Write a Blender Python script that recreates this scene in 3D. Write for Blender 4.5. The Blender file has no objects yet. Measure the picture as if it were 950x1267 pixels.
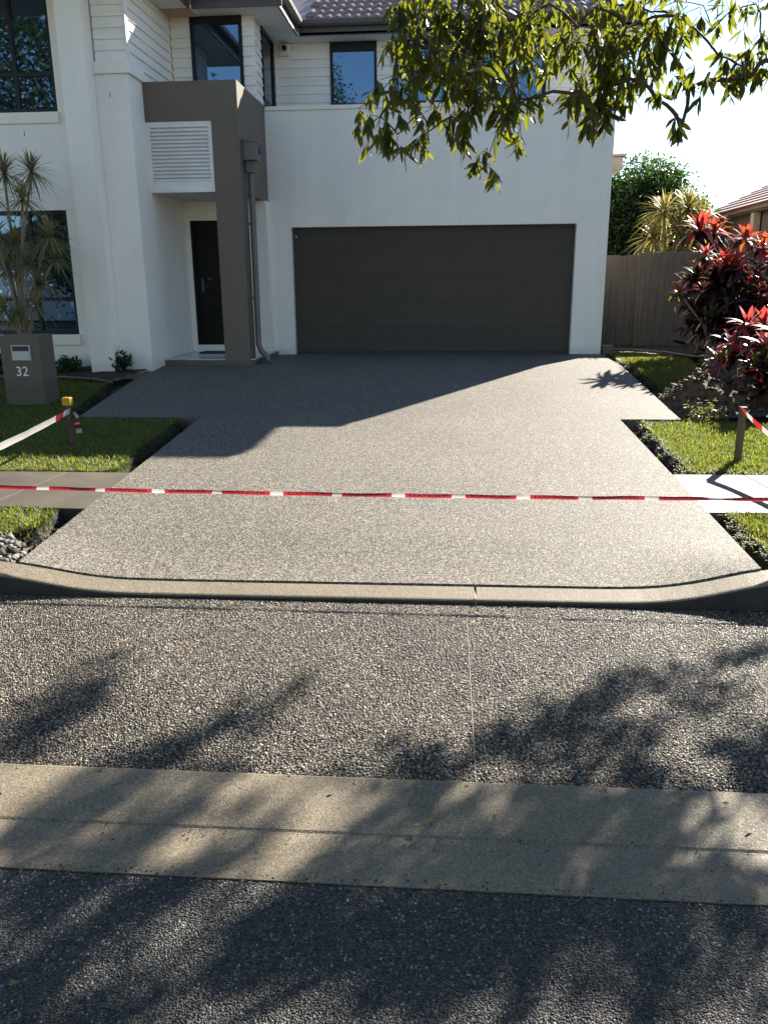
import bpy, bmesh, math, random
import numpy as np
from math import radians, sin, cos, pi, hypot, atan2, tan
from mathutils import Vector, Matrix, Euler
random.seed(7)
rng = np.random.default_rng(7)
S = bpy.context.scene
COL = S.collection

# ------------------------------------------------------------------ camera
F, TH, PS, RO, EYE = 991.154, radians(15.841), radians(4.587), radians(-.461), 1.7   # pixels at 950 wide
fw = Vector((-sin(PS) * cos(TH), cos(PS) * cos(TH), -sin(TH)))
r0 = Vector((cos(PS), sin(PS), 0)); u0 = r0.cross(fw)
cr = r0 * cos(RO) + u0 * sin(RO); cu = u0 * cos(RO) - r0 * sin(RO)
cam_d = bpy.data.cameras.new('camera'); cam = bpy.data.objects.new('camera', cam_d); COL.objects.link(cam)
cam.matrix_world = Matrix(((cr.x, cu.x, -fw.x, 0), (cr.y, cu.y, -fw.y, 0), (cr.z, cu.z, -fw.z, EYE), (0, 0, 0, 1)))
cam_d.sensor_fit = 'HORIZONTAL'; cam_d.sensor_width = 36; cam_d.lens = F / 950 * 36
cam_d.clip_start = .05; cam_d.clip_end = 2000
S.camera = cam

# ------------------------------------------------------------------ sky, sun, exposure
SUN_AZ, SUN_EL = radians(33.0), radians(31.7)
W = bpy.data.worlds.new('World'); S.world = W; W.use_nodes = True
nt = W.node_tree; bg = nt.nodes['Background']
sky = nt.nodes.new('ShaderNodeTexSky'); sky.sky_type = 'NISHITA'; sky.sun_disc = False
sky.sun_elevation = SUN_EL; sky.sun_rotation = SUN_AZ
sky.air_density = 1.0; sky.dust_density = .12; sky.ozone_density = 1.2
nt.links.new(sky.outputs[0], bg.inputs[0]); bg.inputs[1].default_value = .055
sd = bpy.data.lights.new('sun', 'SUN'); sd.energy = 5.0; sd.angle = radians(.53); sd.color = (1, .925, .81)
sun = bpy.data.objects.new('sun', sd); COL.objects.link(sun)
SUN = Vector((sin(SUN_AZ) * cos(SUN_EL), cos(SUN_AZ) * cos(SUN_EL), sin(SUN_EL)))
sun.rotation_euler = SUN.to_track_quat('Z', 'Y').to_euler(); sun.location = (8, 20, 20)
S.view_settings.view_transform = 'Standard'; S.view_settings.look = 'None'
S.view_settings.exposure = 2.12; S.view_settings.gamma = 1
S.cycles.max_bounces = 8; S.cycles.diffuse_bounces = 4; S.cycles.transparent_max_bounces = 8

# ------------------------------------------------------------------ helpers
GY = [-500, 4.3, 9.0, 12.4, 14.3, 600]; GZ = [.05, .06, .26, .5, .522, .522]
def gz(y): return float(np.interp(y, GY, GZ))
def at(px, py, Y):                       # the point of the plane y = Y seen at a pixel of the 950 px photograph
    d = fw + cr * ((px - 475) / F) + cu * ((633.5 - py) / F)
    return Vector((0, 0, EYE)) + d * (Y / d.y)
def ground_at(px, py, dz=0):
    z = .2
    for _ in range(50):
        d = fw + cr * ((px - 475) / F) + cu * ((633.5 - py) / F)
        P = Vector((0, 0, EYE)) + d * ((z + dz - EYE) / d.z); z = .5 * z + .5 * gz(P.y)
    return P
def pix(P):
    d = Vector(P) - Vector((0, 0, EYE)); z = d.dot(fw)
    if z < .05: return (-9999, -9999)
    return (475 + F * d.dot(cr) / z, 633.5 - F * d.dot(cu) / z)

class NB:                                # small node builder
    def __init__(s, name):
        s.m = bpy.data.materials.new(name); s.m.use_nodes = True; s.t = s.m.node_tree
        s.b = s.t.nodes['Principled BSDF']; s.out = s.t.nodes['Material Output']
        s.tc = s.t.nodes.new('ShaderNodeTexCoord')
    def n(s, typ, **kw):
        o = s.t.nodes.new(typ)
        for k, v in kw.items():
            if k in o.inputs: s.set(o.inputs[k], v)
            else: setattr(o, k, v)
        return o
    def set(s, sock, v):
        if hasattr(v, 'is_output'): s.t.links.new(v, sock)
        else: sock.default_value = v
    def vec(s, scale=(1, 1, 1)):
        mp = s.n('ShaderNodeMapping'); s.t.links.new(s.tc.outputs['Object'], mp.inputs[0]); mp.inputs['Scale'].default_value = scale
        return mp.outputs[0]
    def noise(s, sc, detail=3, rough=.55, scale=(1, 1, 1)):
        o = s.n('ShaderNodeTexNoise'); o.inputs['Vector'].default_value = (0, 0, 0); s.t.links.new(s.vec(scale), o.inputs['Vector'])
        o.inputs['Scale'].default_value = sc; o.inputs['Detail'].default_value = detail; o.inputs['Roughness'].default_value = rough
        return o.outputs[0]
    def vor(s, sc, feature='F1', rnd=1.0):
        o = s.n('ShaderNodeTexVoronoi'); o.feature = feature; s.t.links.new(s.vec(), o.inputs['Vector'])
        o.inputs['Scale'].default_value = sc; o.inputs['Randomness'].default_value = rnd
        return o
    def ramp(s, fac, stops, interp='LINEAR'):
        o = s.n('ShaderNodeValToRGB'); s.t.links.new(fac, o.inputs[0]); e = o.color_ramp.elements; o.color_ramp.interpolation = interp
        while len(e) < len(stops): e.new(.5)
        for el, (p, c) in zip(e, stops):
            el.position = p; el.color = (c, c, c, 1) if isinstance(c, (int, float)) else tuple(c) + (1,)
        return o.outputs[0]
    def mix(s, fac, a, b, mode='MIX'):
        o = s.n('ShaderNodeMix'); o.data_type = 'RGBA'; o.blend_type = mode
        for i, v in ((0, fac), (6, a), (7, b)):
            if isinstance(v, tuple) and len(v) == 3: v = v + (1,)
            s.set(o.inputs[i], v)
        return o.outputs[2]
    def math(s, op, a, b=0.):
        o = s.n('ShaderNodeMath'); o.operation = op; s.set(o.inputs[0], a); s.set(o.inputs[1], b); return o.outputs[0]
    def bump(s, h, strength, dist, prev=None):
        o = s.n('ShaderNodeBump'); s.t.links.new(h, o.inputs['Height']); o.inputs['Strength'].default_value = strength; o.inputs['Distance'].default_value = dist
        if prev is not None: s.t.links.new(prev, o.inputs['Normal'])
        return o.outputs[0]
    def fin(s, color=None, rough=.6, normal=None, spec=.5, metal=0., ior=None):
        if color is not None: s.set(s.b.inputs['Base Color'], color + (1,) if isinstance(color, tuple) and len(color) == 3 else color)
        s.set(s.b.inputs['Roughness'], rough); s.b.inputs['Specular IOR Level'].default_value = spec; s.b.inputs['Metallic'].default_value = metal
        if ior: s.b.inputs['IOR'].default_value = ior
        if normal is not None: s.t.links.new(normal, s.b.inputs['Normal'])
        return s.m

def simple(name, c, rough=.6, var=.12, sc=6., bump=.15, bdist=.002, bsc=120., spec=.5, metal=0., scale=(1, 1, 1)):
    m = NB(name); lo = tuple(x * (1 - var) for x in c); hi = tuple(min(1, x * (1 + var)) for x in c)
    col = m.ramp(m.noise(sc, 4, .6, scale), [(.3, lo), (.7, hi)])
    nb = m.bump(m.noise(bsc, 3, .6), bump, bdist) if bump else None
    return m.fin(col, rough, nb, spec, metal)

def aggregate(name, sc, stones, binder, rough, bumpd, big=.12, spec=.5, coarse=.0):
    """exposed aggregate: every Voronoi cell is a stone of its own tone, domed, with binder between"""
    m = NB(name); v = m.vor(sc); sep = m.n('ShaderNodeSeparateColor'); m.t.links.new(v.outputs['Color'], sep.inputs[0])
    stone = m.ramp(sep.outputs[0], stones, 'CONSTANT')
    stone = m.mix(m.ramp(sep.outputs[1], [(0, .0), (1, .5)]), stone, (.30, .27, .22))
    edge = m.ramp(v.outputs['Distance'], [(.45, 0.), (.75, 1.)])
    col = m.mix(edge, stone, binder)
    v2 = m.vor(sc * .62); s2 = m.n('ShaderNodeSeparateColor'); m.t.links.new(v2.outputs['Color'], s2.inputs[0])
    col = m.mix(1., col, m.ramp(s2.outputs[0], [(0, 1 - coarse), (1, 1 + coarse)]), 'MULTIPLY')
    blotch = m.ramp(m.noise(.9, 4, .6), [(.3, 1 - big), (.7, 1 + big * .6)])
    col = m.mix(1., col, blotch, 'MULTIPLY')
    h = m.math('SUBTRACT', 1., v.outputs['Distance'])
    hh = m.math('ADD', h, m.math('MULTIPLY', sep.outputs[2], .5))
    nb = m.bump(hh, .8, bumpd)
    return m.fin(col, m.ramp(sep.outputs[1], [(0, rough - .12), (1, rough + .15)]), nb, spec)

def leaf_mat(name, c, trans, rough=.45, var=.35, sc=25.):
    m = NB(name)
    oi = m.n('ShaderNodeObjectInfo')
    f = m.math('ADD', m.math('MULTIPLY', m.noise(sc, 2), .7), m.math('MULTIPLY', oi.outputs['Random'], .3))
    lo = tuple(x * (1 - var) for x in c); hi = tuple(x * (1 + var) for x in c)
    col = m.ramp(f, [(.3, lo), (.7, hi)])
    m.fin(col, rough, None, .45)
    tr = m.n('ShaderNodeBsdfTranslucent')
    tlo = tuple(x * (1 - var * .6) for x in trans)
    m.set(tr.inputs[0], m.ramp(f, [(.3, tlo), (.7, trans)]))
    ad = m.n('ShaderNodeMixShader'); ad.inputs[0].default_value = .5
    m.t.links.new(m.b.outputs[0], ad.inputs[1]); m.t.links.new(tr.outputs[0], ad.inputs[2]); m.t.links.new(ad.outputs[0], m.out.inputs[0])
    return m.m

# ------------------------------------------------------------------ mesh helpers
def link(name, me, mat=None, parent=None, kind=None, loc=None):
    o = bpy.data.objects.new(name, me); COL.objects.link(o)
    if mat is not None and len(me.materials) == 0: me.materials.append(mat)
    if parent is not None: o.parent = parent
    if kind: o['kind'] = kind
    if loc is not None: o.location = loc
    return o
def tag(o, label, cat, group=None):
    o['label'] = label; o['category'] = cat
    if group: o['group'] = group
    return o
def empty(name, label, cat, loc=(0, 0, 0), group=None):
    o = bpy.data.objects.new(name, None); COL.objects.link(o); o.location = loc; o.empty_display_size = .1
    return tag(o, label, cat, group)
class MB:
    """collects verts and faces into one mesh"""
    def __init__(s): s.v = []; s.f = []
    def add(s, vs, fs):
        k = len(s.v); s.v += [tuple(v) for v in vs]; s.f += [tuple(i + k for i in f) for f in fs]; return s
    def box(s, x0, x1, y0, y1, z0, z1, ch=0.):
        if ch <= 0:
            s.add([(x0, y0, z0), (x1, y0, z0), (x1, y1, z0), (x0, y1, z0), (x0, y0, z1), (x1, y0, z1), (x1, y1, z1), (x0, y1, z1)],
                  [(0, 3, 2, 1), (4, 5, 6, 7), (0, 1, 5, 4), (1, 2, 6, 5), (2, 3, 7, 6), (3, 0, 4, 7)])
        else:
            bm = bmesh.new(); bmesh.ops.create_cube(bm, size=1)
            for v in bm.verts: v.co = Vector(((x0 + x1) / 2 + v.co.x * (x1 - x0), (y0 + y1) / 2 + v.co.y * (y1 - y0), (z0 + z1) / 2 + v.co.z * (z1 - z0)))
            bmesh.ops.bevel(bm, geom=bm.edges[:], offset=ch, segments=2, affect='EDGES', profile=.5)
            bm.verts.index_update(); s.add([v.co[:] for v in bm.verts], [[v.index for v in f.verts] for f in bm.faces]); bm.free()
        return s
    def prism(s, pts, axis, a, b):
        """extrude a closed 2-D outline along an axis between a and b"""
        def p3(p, t):
            return (t, p[0], p[1]) if axis == 'x' else (p[0], t, p[1]) if axis == 'y' else (p[0], p[1], t)
        n = len(pts); vs = [p3(p, a) for p in pts] + [p3(p, b) for p in pts]
        return s.add(vs, [tuple(range(n))[::-1], tuple(range(n, 2 * n))] + [(i, (i + 1) % n, n + (i + 1) % n, n + i) for i in range(n)])
    def tube(s, path, rad, seg=8, cap=True):
        path = [Vector(p) for p in path]; n = len(path)
        if not hasattr(rad, '__len__'): rad = [rad] * n
        k = len(s.v); ref = None
        for i, p in enumerate(path):
            d = (path[min(i + 1, n - 1)] - path[max(i - 1, 0)]).normalized()
            if ref is None: ref = d.orthogonal().normalized()
            ref = (ref - d * ref.dot(d)); ref = ref.normalized() if ref.length > 1e-6 else d.orthogonal().normalized()
            b = d.cross(ref)
            for j in range(seg):
                a = 2 * pi * j / seg; s.v.append(tuple(p + (ref * cos(a) + b * sin(a)) * rad[i]))
        for i in range(n - 1):
            for j in range(seg):
                s.f.append((k + i * seg + j, k + i * seg + (j + 1) % seg, k + (i + 1) * seg + (j + 1) % seg, k + (i + 1) * seg + j))
        if cap:
            s.f.append(tuple(k + j for j in range(seg))[::-1]); s.f.append(tuple(k + (n - 1) * seg + j for j in range(seg)))
        return s
    def mesh(s, name, smooth=False):
        me = bpy.data.meshes.new(name); me.from_pydata(s.v, [], s.f); me.validate(); me.update()
        bm = bmesh.new(); bm.from_mesh(me); bmesh.ops.recalc_face_normals(bm, faces=bm.faces[:]); bm.to_mesh(me); bm.free()
        if smooth: me.polygons.foreach_set('use_smooth', [True] * len(me.polygons))
        return me
    def obj(s, name, mat, parent=None, kind=None, smooth=False):
        return link(name, s.mesh(name, smooth), mat, parent, kind)
def grid_mesh(name, xs, ys, zf, smooth=True):
    nx, ny = len(xs), len(ys)
    v = [(x, y, zf(x, y)) for y in ys for x in xs]
    f = [(j * nx + i, j * nx + i + 1, (j + 1) * nx + i + 1, (j + 1) * nx + i) for j in range(ny - 1) for i in range(nx - 1)]
    me = bpy.data.meshes.new(name); me.from_pydata(v, [], f); me.update()
    if smooth: me.polygons.foreach_set('use_smooth', [True] * len(f))
    return me
def np_mesh(name, V, Fc, mat, tint=None, smooth=False):
    """V (n,3), Fc (m,k) -> mesh made in one go"""
    me = bpy.data.meshes.new(name); n, m, k = len(V), len(Fc), Fc.shape[1]
    me.vertices.add(n); me.vertices.foreach_set('co', np.ascontiguousarray(V, dtype=np.float32).ravel())
    me.loops.add(m * k); me.loops.foreach_set('vertex_index', np.ascontiguousarray(Fc, dtype=np.int32).ravel())
    me.polygons.add(m); me.polygons.foreach_set('loop_start', np.arange(0, m * k, k, dtype=np.int32))
    me.update(calc_edges=True)
    if smooth: me.polygons.foreach_set('use_smooth', np.ones(m, dtype=bool))
    if tint is not None:
        at_ = me.color_attributes.new('tint', 'FLOAT_COLOR', 'POINT')
        at_.data.foreach_set('color', np.ascontiguousarray(np.c_[tint, np.ones(n)], dtype=np.float32).ravel())
    me.materials.append(mat); return me
def text_mesh(body, size, extrude=0., bold=0.):
    c = bpy.data.curves.new('lettering', 'FONT'); c.body = body; c.size = size; c.extrude = extrude; c.align_x = 'CENTER'; c.align_y = 'CENTER'; c.offset = bold
    o = bpy.data.objects.new('lettering', c); COL.objects.link(o)
    me = bpy.data.meshes.new_from_object(o.evaluated_get(bpy.context.evaluated_depsgraph_get())); bpy.data.objects.remove(o); bpy.data.curves.remove(c)
    return me
def smooth_noise(n=8, seed=0, amp=1., freq=1.):
    r = np.random.default_rng(seed); k = r.normal(0, freq, (n, 2)); p = r.uniform(0, 6.28, n); a = r.uniform(.4, 1, n)
    tot = a.sum()
    return lambda x, y: float(amp * np.sum(a * np.sin(k[:, 0] * x + k[:, 1] * y + p)) / tot)

# ------------------------------------------------------------------ materials
def tinted(name, rough=.4, spec=.5, mult=1.):
    m = NB(name); a = m.n('ShaderNodeVertexColor'); a.layer_name = 'tint'
    col = m.mix(1., a.outputs[0], m.ramp(m.noise(400, 2), [(.3, .75 * mult), (.7, 1.2 * mult)]), 'MULTIPLY')
    return m.fin(col, rough, None, spec)
def painted_render(name, c, rough=.75):
    m = NB(name)
    col = m.ramp(m.noise(2.2, 5, .6), [(.3, tuple(x * .95 for x in c)), (.7, c)])
    streak = m.ramp(m.noise(5, 4, .6, (1, 1, .06)), [(.35, .93), (.6, 1.)])
    col = m.mix(.7, col, streak, 'MULTIPLY')
    sx = m.n('ShaderNodeSeparateXYZ'); m.t.links.new(m.tc.outputs['Object'], sx.inputs[0]); spl = m.ramp(m.math('ADD', sx.outputs[2], m.math('MULTIPLY', m.noise(9, 4), .22)), [(.60, .72), (.78, 1.)])
    col = m.mix(.8, col, spl, 'MULTIPLY')
    nb = m.bump(m.noise(170, 3, .7), .35, .0018); nb = m.bump(m.noise(14, 3, .5), .25, .003, nb)
    return m.fin(col, rough, nb, .3)
M = {}
M['white'] = painted_render('white_render', (.87, .835, .765))
M['taupe'] = painted_render('taupe_render', (.138, .113, .090), .5)
M['letter_taupe'] = painted_render('letterbox_render', (.135, .112, .090))
M['board'] = simple('white_board_paint', (.82, .79, .73), .55, .06, 3, .2, .001, 60, scale=(.3, .3, 3))
M['trim'] = simple('white_trim', (.74, .73, .71), .5, .05, 3, .1, .001, 90)
M['soffit'] = simple('soffit_paint', (.70, .69, .66), .7, .04, 3, .1, .001, 60)
M['garage'] = simple('garage_door_steel', (.062, .052, .043), .6, .08, 3, .35, .0008, 300, .25)
M['seal'] = simple('rubber_seal', (.03, .03, .03), .7)
M['frame'] = simple('black_window_frame', (.006, .006, .007), .45, .1, 5, 0, spec=.3)
M['door'] = simple('black_door', (.004, .004, .004), .5, .1, 5, 0, spec=.2)
M['fascia'] = simple('dark_fascia', (.07, .062, .058), .5, .1, 4, .1, .001, 80)
M['pipe'] = simple('downpipe_paint', (.13, .122, .115), .5, .1, 4, .1, .001, 80)
M['plate'] = simple('pale_metal_plate', (.46, .45, .43), .35, .05, 20, .1, .001, 200)
M['door_steel'] = simple('dark_handle', (.06, .06, .06), .4)
M['steel'] = simple('brushed_steel', (.55, .54, .52), .35, .08, 20, .1, .001, 200, metal=1.)
g = NB('window_glass'); M['glass'] = g.fin((.008, .010, .014), .015, g.bump(g.noise(1.4, 2), .02, .01), .5, 0, 2.5); g.b.inputs['Specular Tint'].default_value = (.42, .70, 1, 1)
M['tile_floor'] = simple('porch_tile', (.42, .42, .43), .18, .06, 4, .05, .001, 60)
m = NB('roof_tile_clay'); rn = m.ramp(m.noise(5, 4), [(.3, (.15, .095, .078)), (.7, (.25, .165, .14))])
M['roof'] = m.fin(rn, .33, m.bump(m.noise(90, 3), .25, .003), .45)
M['roof_far'] = simple('red_roof_tile', (.13, .046, .034), .6, .25, 3, .3, .004, 60)
STONES = [(0, (.06, .05, .04)), (.12, (.36, .30, .22)), (.30, (.20, .18, .155)), (.46, (.46, .42, .35)), (.62, (.26, .21, .15)), (.74, (.56, .53, .47)), (.88, (.10, .09, .08))]
M['driveway'] = aggregate('exposed_aggregate_concrete', 135, [(p, tuple(max(.004, .066 + (.45 * x + .55 * sum(c) / 3 - .28) * 1.0) for x in c)) for p, c in STONES], (.068, .065, .060), .66, .0026, .10, .12, .18)
M['concrete'] = aggregate('pale_concrete', 160, [(0, (.080, .062, .040)), (.15, (.142, .114, .074)), (.6, (.122, .097, .062)), (.92, (.21, .18, .13))], (.124, .099, .064), .65, .0014, .30, .25, .08)
M['kerb_face_shade'] = simple('shade_darkened_kerb_face', (.022, .020, .018), .8, .4, 9, .4, .002, 120)  # shade on the kerb's front, put into its colour
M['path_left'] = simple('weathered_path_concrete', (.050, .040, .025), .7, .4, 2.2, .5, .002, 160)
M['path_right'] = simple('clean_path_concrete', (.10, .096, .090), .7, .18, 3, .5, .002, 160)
M['asphalt'] = aggregate('asphalt', 125, [(0, (.008, .008, .008)), (.4, (.02, .02, .019)), (.75, (.04, .039, .036)), (.93, (.09, .085, .075))], (.010, .010, .010), .6, .005, .15, .25)
M['binder'] = simple('bay_binder', (.010, .009, .007), .7, .3, 30, .8, .004, 300)
M['pebble'] = tinted('bay_pebble', .36, .45, .315)
M['chip'] = tinted('asphalt_chip', .36, .45, .50)
M['sealant'] = simple('joint_sealant', (.16, .145, .12), .6, .1)
M['soil'] = simple('dark_soil', (.02, .0145, .010), .9, .45, 9, 1., .02, 45)
M['mound'] = simple('dug_clay_soil', (.095, .056, .028), .9, .6, 11, 1., .03, 34)
M['mulch'] = simple('garden_mulch', (.03, .022, .016), .9, .5, 26, 1., .03, 60)
M['turf'] = simple('turf_thatch', (.03, .032, .010), .9, .45, 14, 1., .015, 90)
M['terrain'] = simple('earth', (.10, .085, .055), .95, .3, 2, .6, .03, 20)
m = NB('grass_blade'); a_ = m.n('ShaderNodeVertexColor'); a_.layer_name = 'tint'; m.fin(a_.outputs[0], .5, None, .35)
tr = m.n('ShaderNodeBsdfTranslucent'); m.set(tr.inputs[0], m.mix(1., a_.outputs[0], (2.6, 2.3, 1.0), 'MULTIPLY')); ms = m.n('ShaderNodeMixShader'); ms.inputs[0].default_value = .5
m.t.links.new(m.b.outputs[0], ms.inputs[1]); m.t.links.new(tr.outputs[0], ms.inputs[2]); m.t.links.new(ms.outputs[0], m.out.inputs[0]); M['grass'] = m.m
M['rubble'] = tinted('rubble_stone', .8, .3)
M['fence'] = simple('weathered_paling', (.098, .083, .066), .85, .22, 5, .7, .003, 40, scale=(6, 6, .5))
M['stake'] = simple('stake_timber', (.115, .085, .045), .8, .3, 8, .5, .002, 60, scale=(6, 6, .6))
M['stake_dark'] = simple('rusty_stake', (.08, .043, .03), .8, .3, 8, .5, .002, 60)
M['yellow'] = simple('yellow_cap', (.38, .23, .015), .4, .08)
for k_, c_, t_ in (('tape_w', (.42, .40, .385), (.5, .46, .43)), ('tape_r', (.22, .014, .020), (.36, .022, .03))):
    m = NB('white_tape' if k_ == 'tape_w' else 'red_tape'); m.fin(c_, .3, m.bump(m.noise(40, 3), .3, .002), .5)
    tr = m.n('ShaderNodeBsdfTranslucent'); tr.inputs[0].default_value = t_ + (1,); ms = m.n('ShaderNodeMixShader'); ms.inputs[0].default_value = .4
    m.t.links.new(m.b.outputs[0], ms.inputs[1]); m.t.links.new(tr.outputs[0], ms.inputs[2]); m.t.links.new(ms.outputs[0], m.out.inputs[0]); M[k_] = m.m
M['ink'] = simple('black_ink', (.02, .018, .02), .5, .1)
M['bark'] = simple('bark', (.085, .068, .05), .9, .35, 14, 1., .008, 50, scale=(1, 1, .3))
M['twig'] = simple('twig_bark', (.075, .05, .035), .85, .3, 20)
M['cane'] = simple('cane_stem', (.22, .18, .13), .8, .25, 20, .5, .004, 60, scale=(.3, .3, 3))
M['leaf'] = leaf_mat('street_tree_leaf', (.012, .028, .007), (.20, .215, .014), .42)
M['leaf_bg'] = leaf_mat('dark_tree_leaf', (.013, .030, .009), (.045, .10, .013), .4)
M['leaf_far'] = leaf_mat('far_tree_leaf', (.03, .055, .02), (.1, .16, .03), .5)
M['cord_red'] = leaf_mat('red_cordyline_leaf', (.12, .016, .016), (.50, .06, .045), .33)
M['cord_orange'] = leaf_mat('orange_cordyline_leaf', (.11, .020, .010), (.46, .085, .028), .33)
M['cord_pink'] = leaf_mat('pink_cordyline_leaf', (.22, .085, .09), (.50, .18, .17), .28)
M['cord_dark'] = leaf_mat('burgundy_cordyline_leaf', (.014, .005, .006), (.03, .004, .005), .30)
M['cord_green'] = leaf_mat('green_cordyline_leaf', (.035, .055, .012), (.16, .17, .025), .35)
M['drac'] = leaf_mat('cream_striped_dracaena_leaf', (.30, .27, .13), (.25, .23, .09), .45, .3)
M['drac_yellow'] = leaf_mat('yellow_dracaena_leaf', (.20, .175, .075), (.28, .24, .06), .4, .3)
M['shrub'] = leaf_mat('dark_shrub_leaf', (.022, .045, .018), (.06, .12, .03), .4)
M['dry'] = leaf_mat('dry_leaf', (.25, .15, .06), (.45, .28, .10), .5)
M['far_wall'] = simple('neighbour_wall', (.13, .10, .085), .8, .15)
M['cream'] = simple('cream_paint', (.48, .42, .32), .6, .1)
M['brown_beam'] = simple('brown_fascia', (.20, .135, .09), .6, .12)

# ------------------------------------------------------------------ setting: ground, road, channel, bay, kerb
xs = sorted(set([-160, -80, -40, -20] + list(np.arange(-12, 12.1, 1.)) + [20, 40, 80, 160]))
ys = [-160, -60, -20, -5, 2, 4.1, 4.22] + list(np.arange(4.5, 16.1, .5)) + [20, 30, 60, 120, 300]
link('ground', grid_mesh('ground', xs, ys, lambda x, y: (gz(y) - .13) if y > 4.2 else -.08), M['terrain'], kind='structure')
MB().add([(-60, -9, 0), (60, -9, 0), (60, 1.945, 0), (-60, 1.945, 0)], [(0, 1, 2, 3)]).obj('road', M['asphalt'], kind='structure')
# spoon drain: two tilted concrete faces, in three pours
def chan(x0, x1):
    b = MB(); n = 40
    prof = [(1.952, -.07), (1.952, .004), (1.975, .004), (2.06, -.006), (2.10, -.012), (2.185, -.016), (2.195, -.0155), (2.204, -.0105), (2.35, .003), (2.47, .008), (2.482, .004), (2.482, -.07)]
    return b.prism(prof, 'x', x0, x1)
o = chan(-30, 30).obj('drain_channel', M['concrete'], kind='structure')
MB().add([(-40, 2.485, -.006), (40, 2.485, -.006), (40, 4.16, -.006), (-40, 4.16, -.006)], [(0, 1, 2, 3)]).obj('parking_bay', M['binder'], kind='structure')
def kerb_h(x): return sum(kerb_raw(x + d_) for d_ in (-.18, -.12, -.06, 0, .06, .12, .18)) / 7
def kerb_raw(x):                          # height of the kerb's front top edge: low across the crossing, rising at both ends
    return float(np.interp(x, [-3.4, -2.75, -2.5, -2.2, -2.0, -1.6, 1.0, 1.25, 1.5, 1.75, 2.1, 3], [.15, .14, .112, .058, .026, .022, .028, .042, .10, .17, .19, .19]))
def kerb_back(x): return kerb_h(x) + .018
def kerb(x0, x1):
    xs = np.linspace(x0, x1, int((x1 - x0) / .09) + 1)
    b = MB(); prev = None
    for x in xs:
        h = kerb_h(x)
        ring = [(x, 4.135, -.1), (x, 4.142, h - .012), (x, 4.147, h - .004), (x, 4.157, h), (x, 4.292, kerb_back(x)), (x, 4.298, kerb_back(x) - .006), (x, 4.298, -.1)]
        k = len(b.v); b.v += ring
        if prev is not None: b.f += [(prev + i, prev + i + 1, k + i + 1, k + i) for i in range(6)]
        prev = k
    b.f += [tuple(range(7)), tuple(range(prev, prev + 7))]
    return b
kerb_o = bpy.data.objects.new('kerb', None); COL.objects.link(kerb_o); kerb_o['kind'] = 'structure'
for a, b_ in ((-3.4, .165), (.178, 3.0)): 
    ko = kerb(a, b_).obj('kerb_segment', M['concrete'], kerb_o); ko.data.materials.append(M['kerb_face_shade'])
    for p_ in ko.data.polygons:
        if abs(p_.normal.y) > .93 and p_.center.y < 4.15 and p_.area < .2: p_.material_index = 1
MB().box(.166, .177, 4.138, 4.29, -.05, kerb_h(.17) + .004).obj('kerb_joint', M['sealant'], kerb_o)
for a, b_ in ((-9.4, -6.42), (-6.41, -3.41), (3.01, 6.0)):
    MB().prism([(4.135, -.1), (4.145, kerb_h(a) - .01), (4.157, kerb_h(a)), (4.298, kerb_h(a) + .018), (4.298, -.1)], 'x', a, b_).obj('kerb_segment', M['concrete'], kerb_o)

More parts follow.
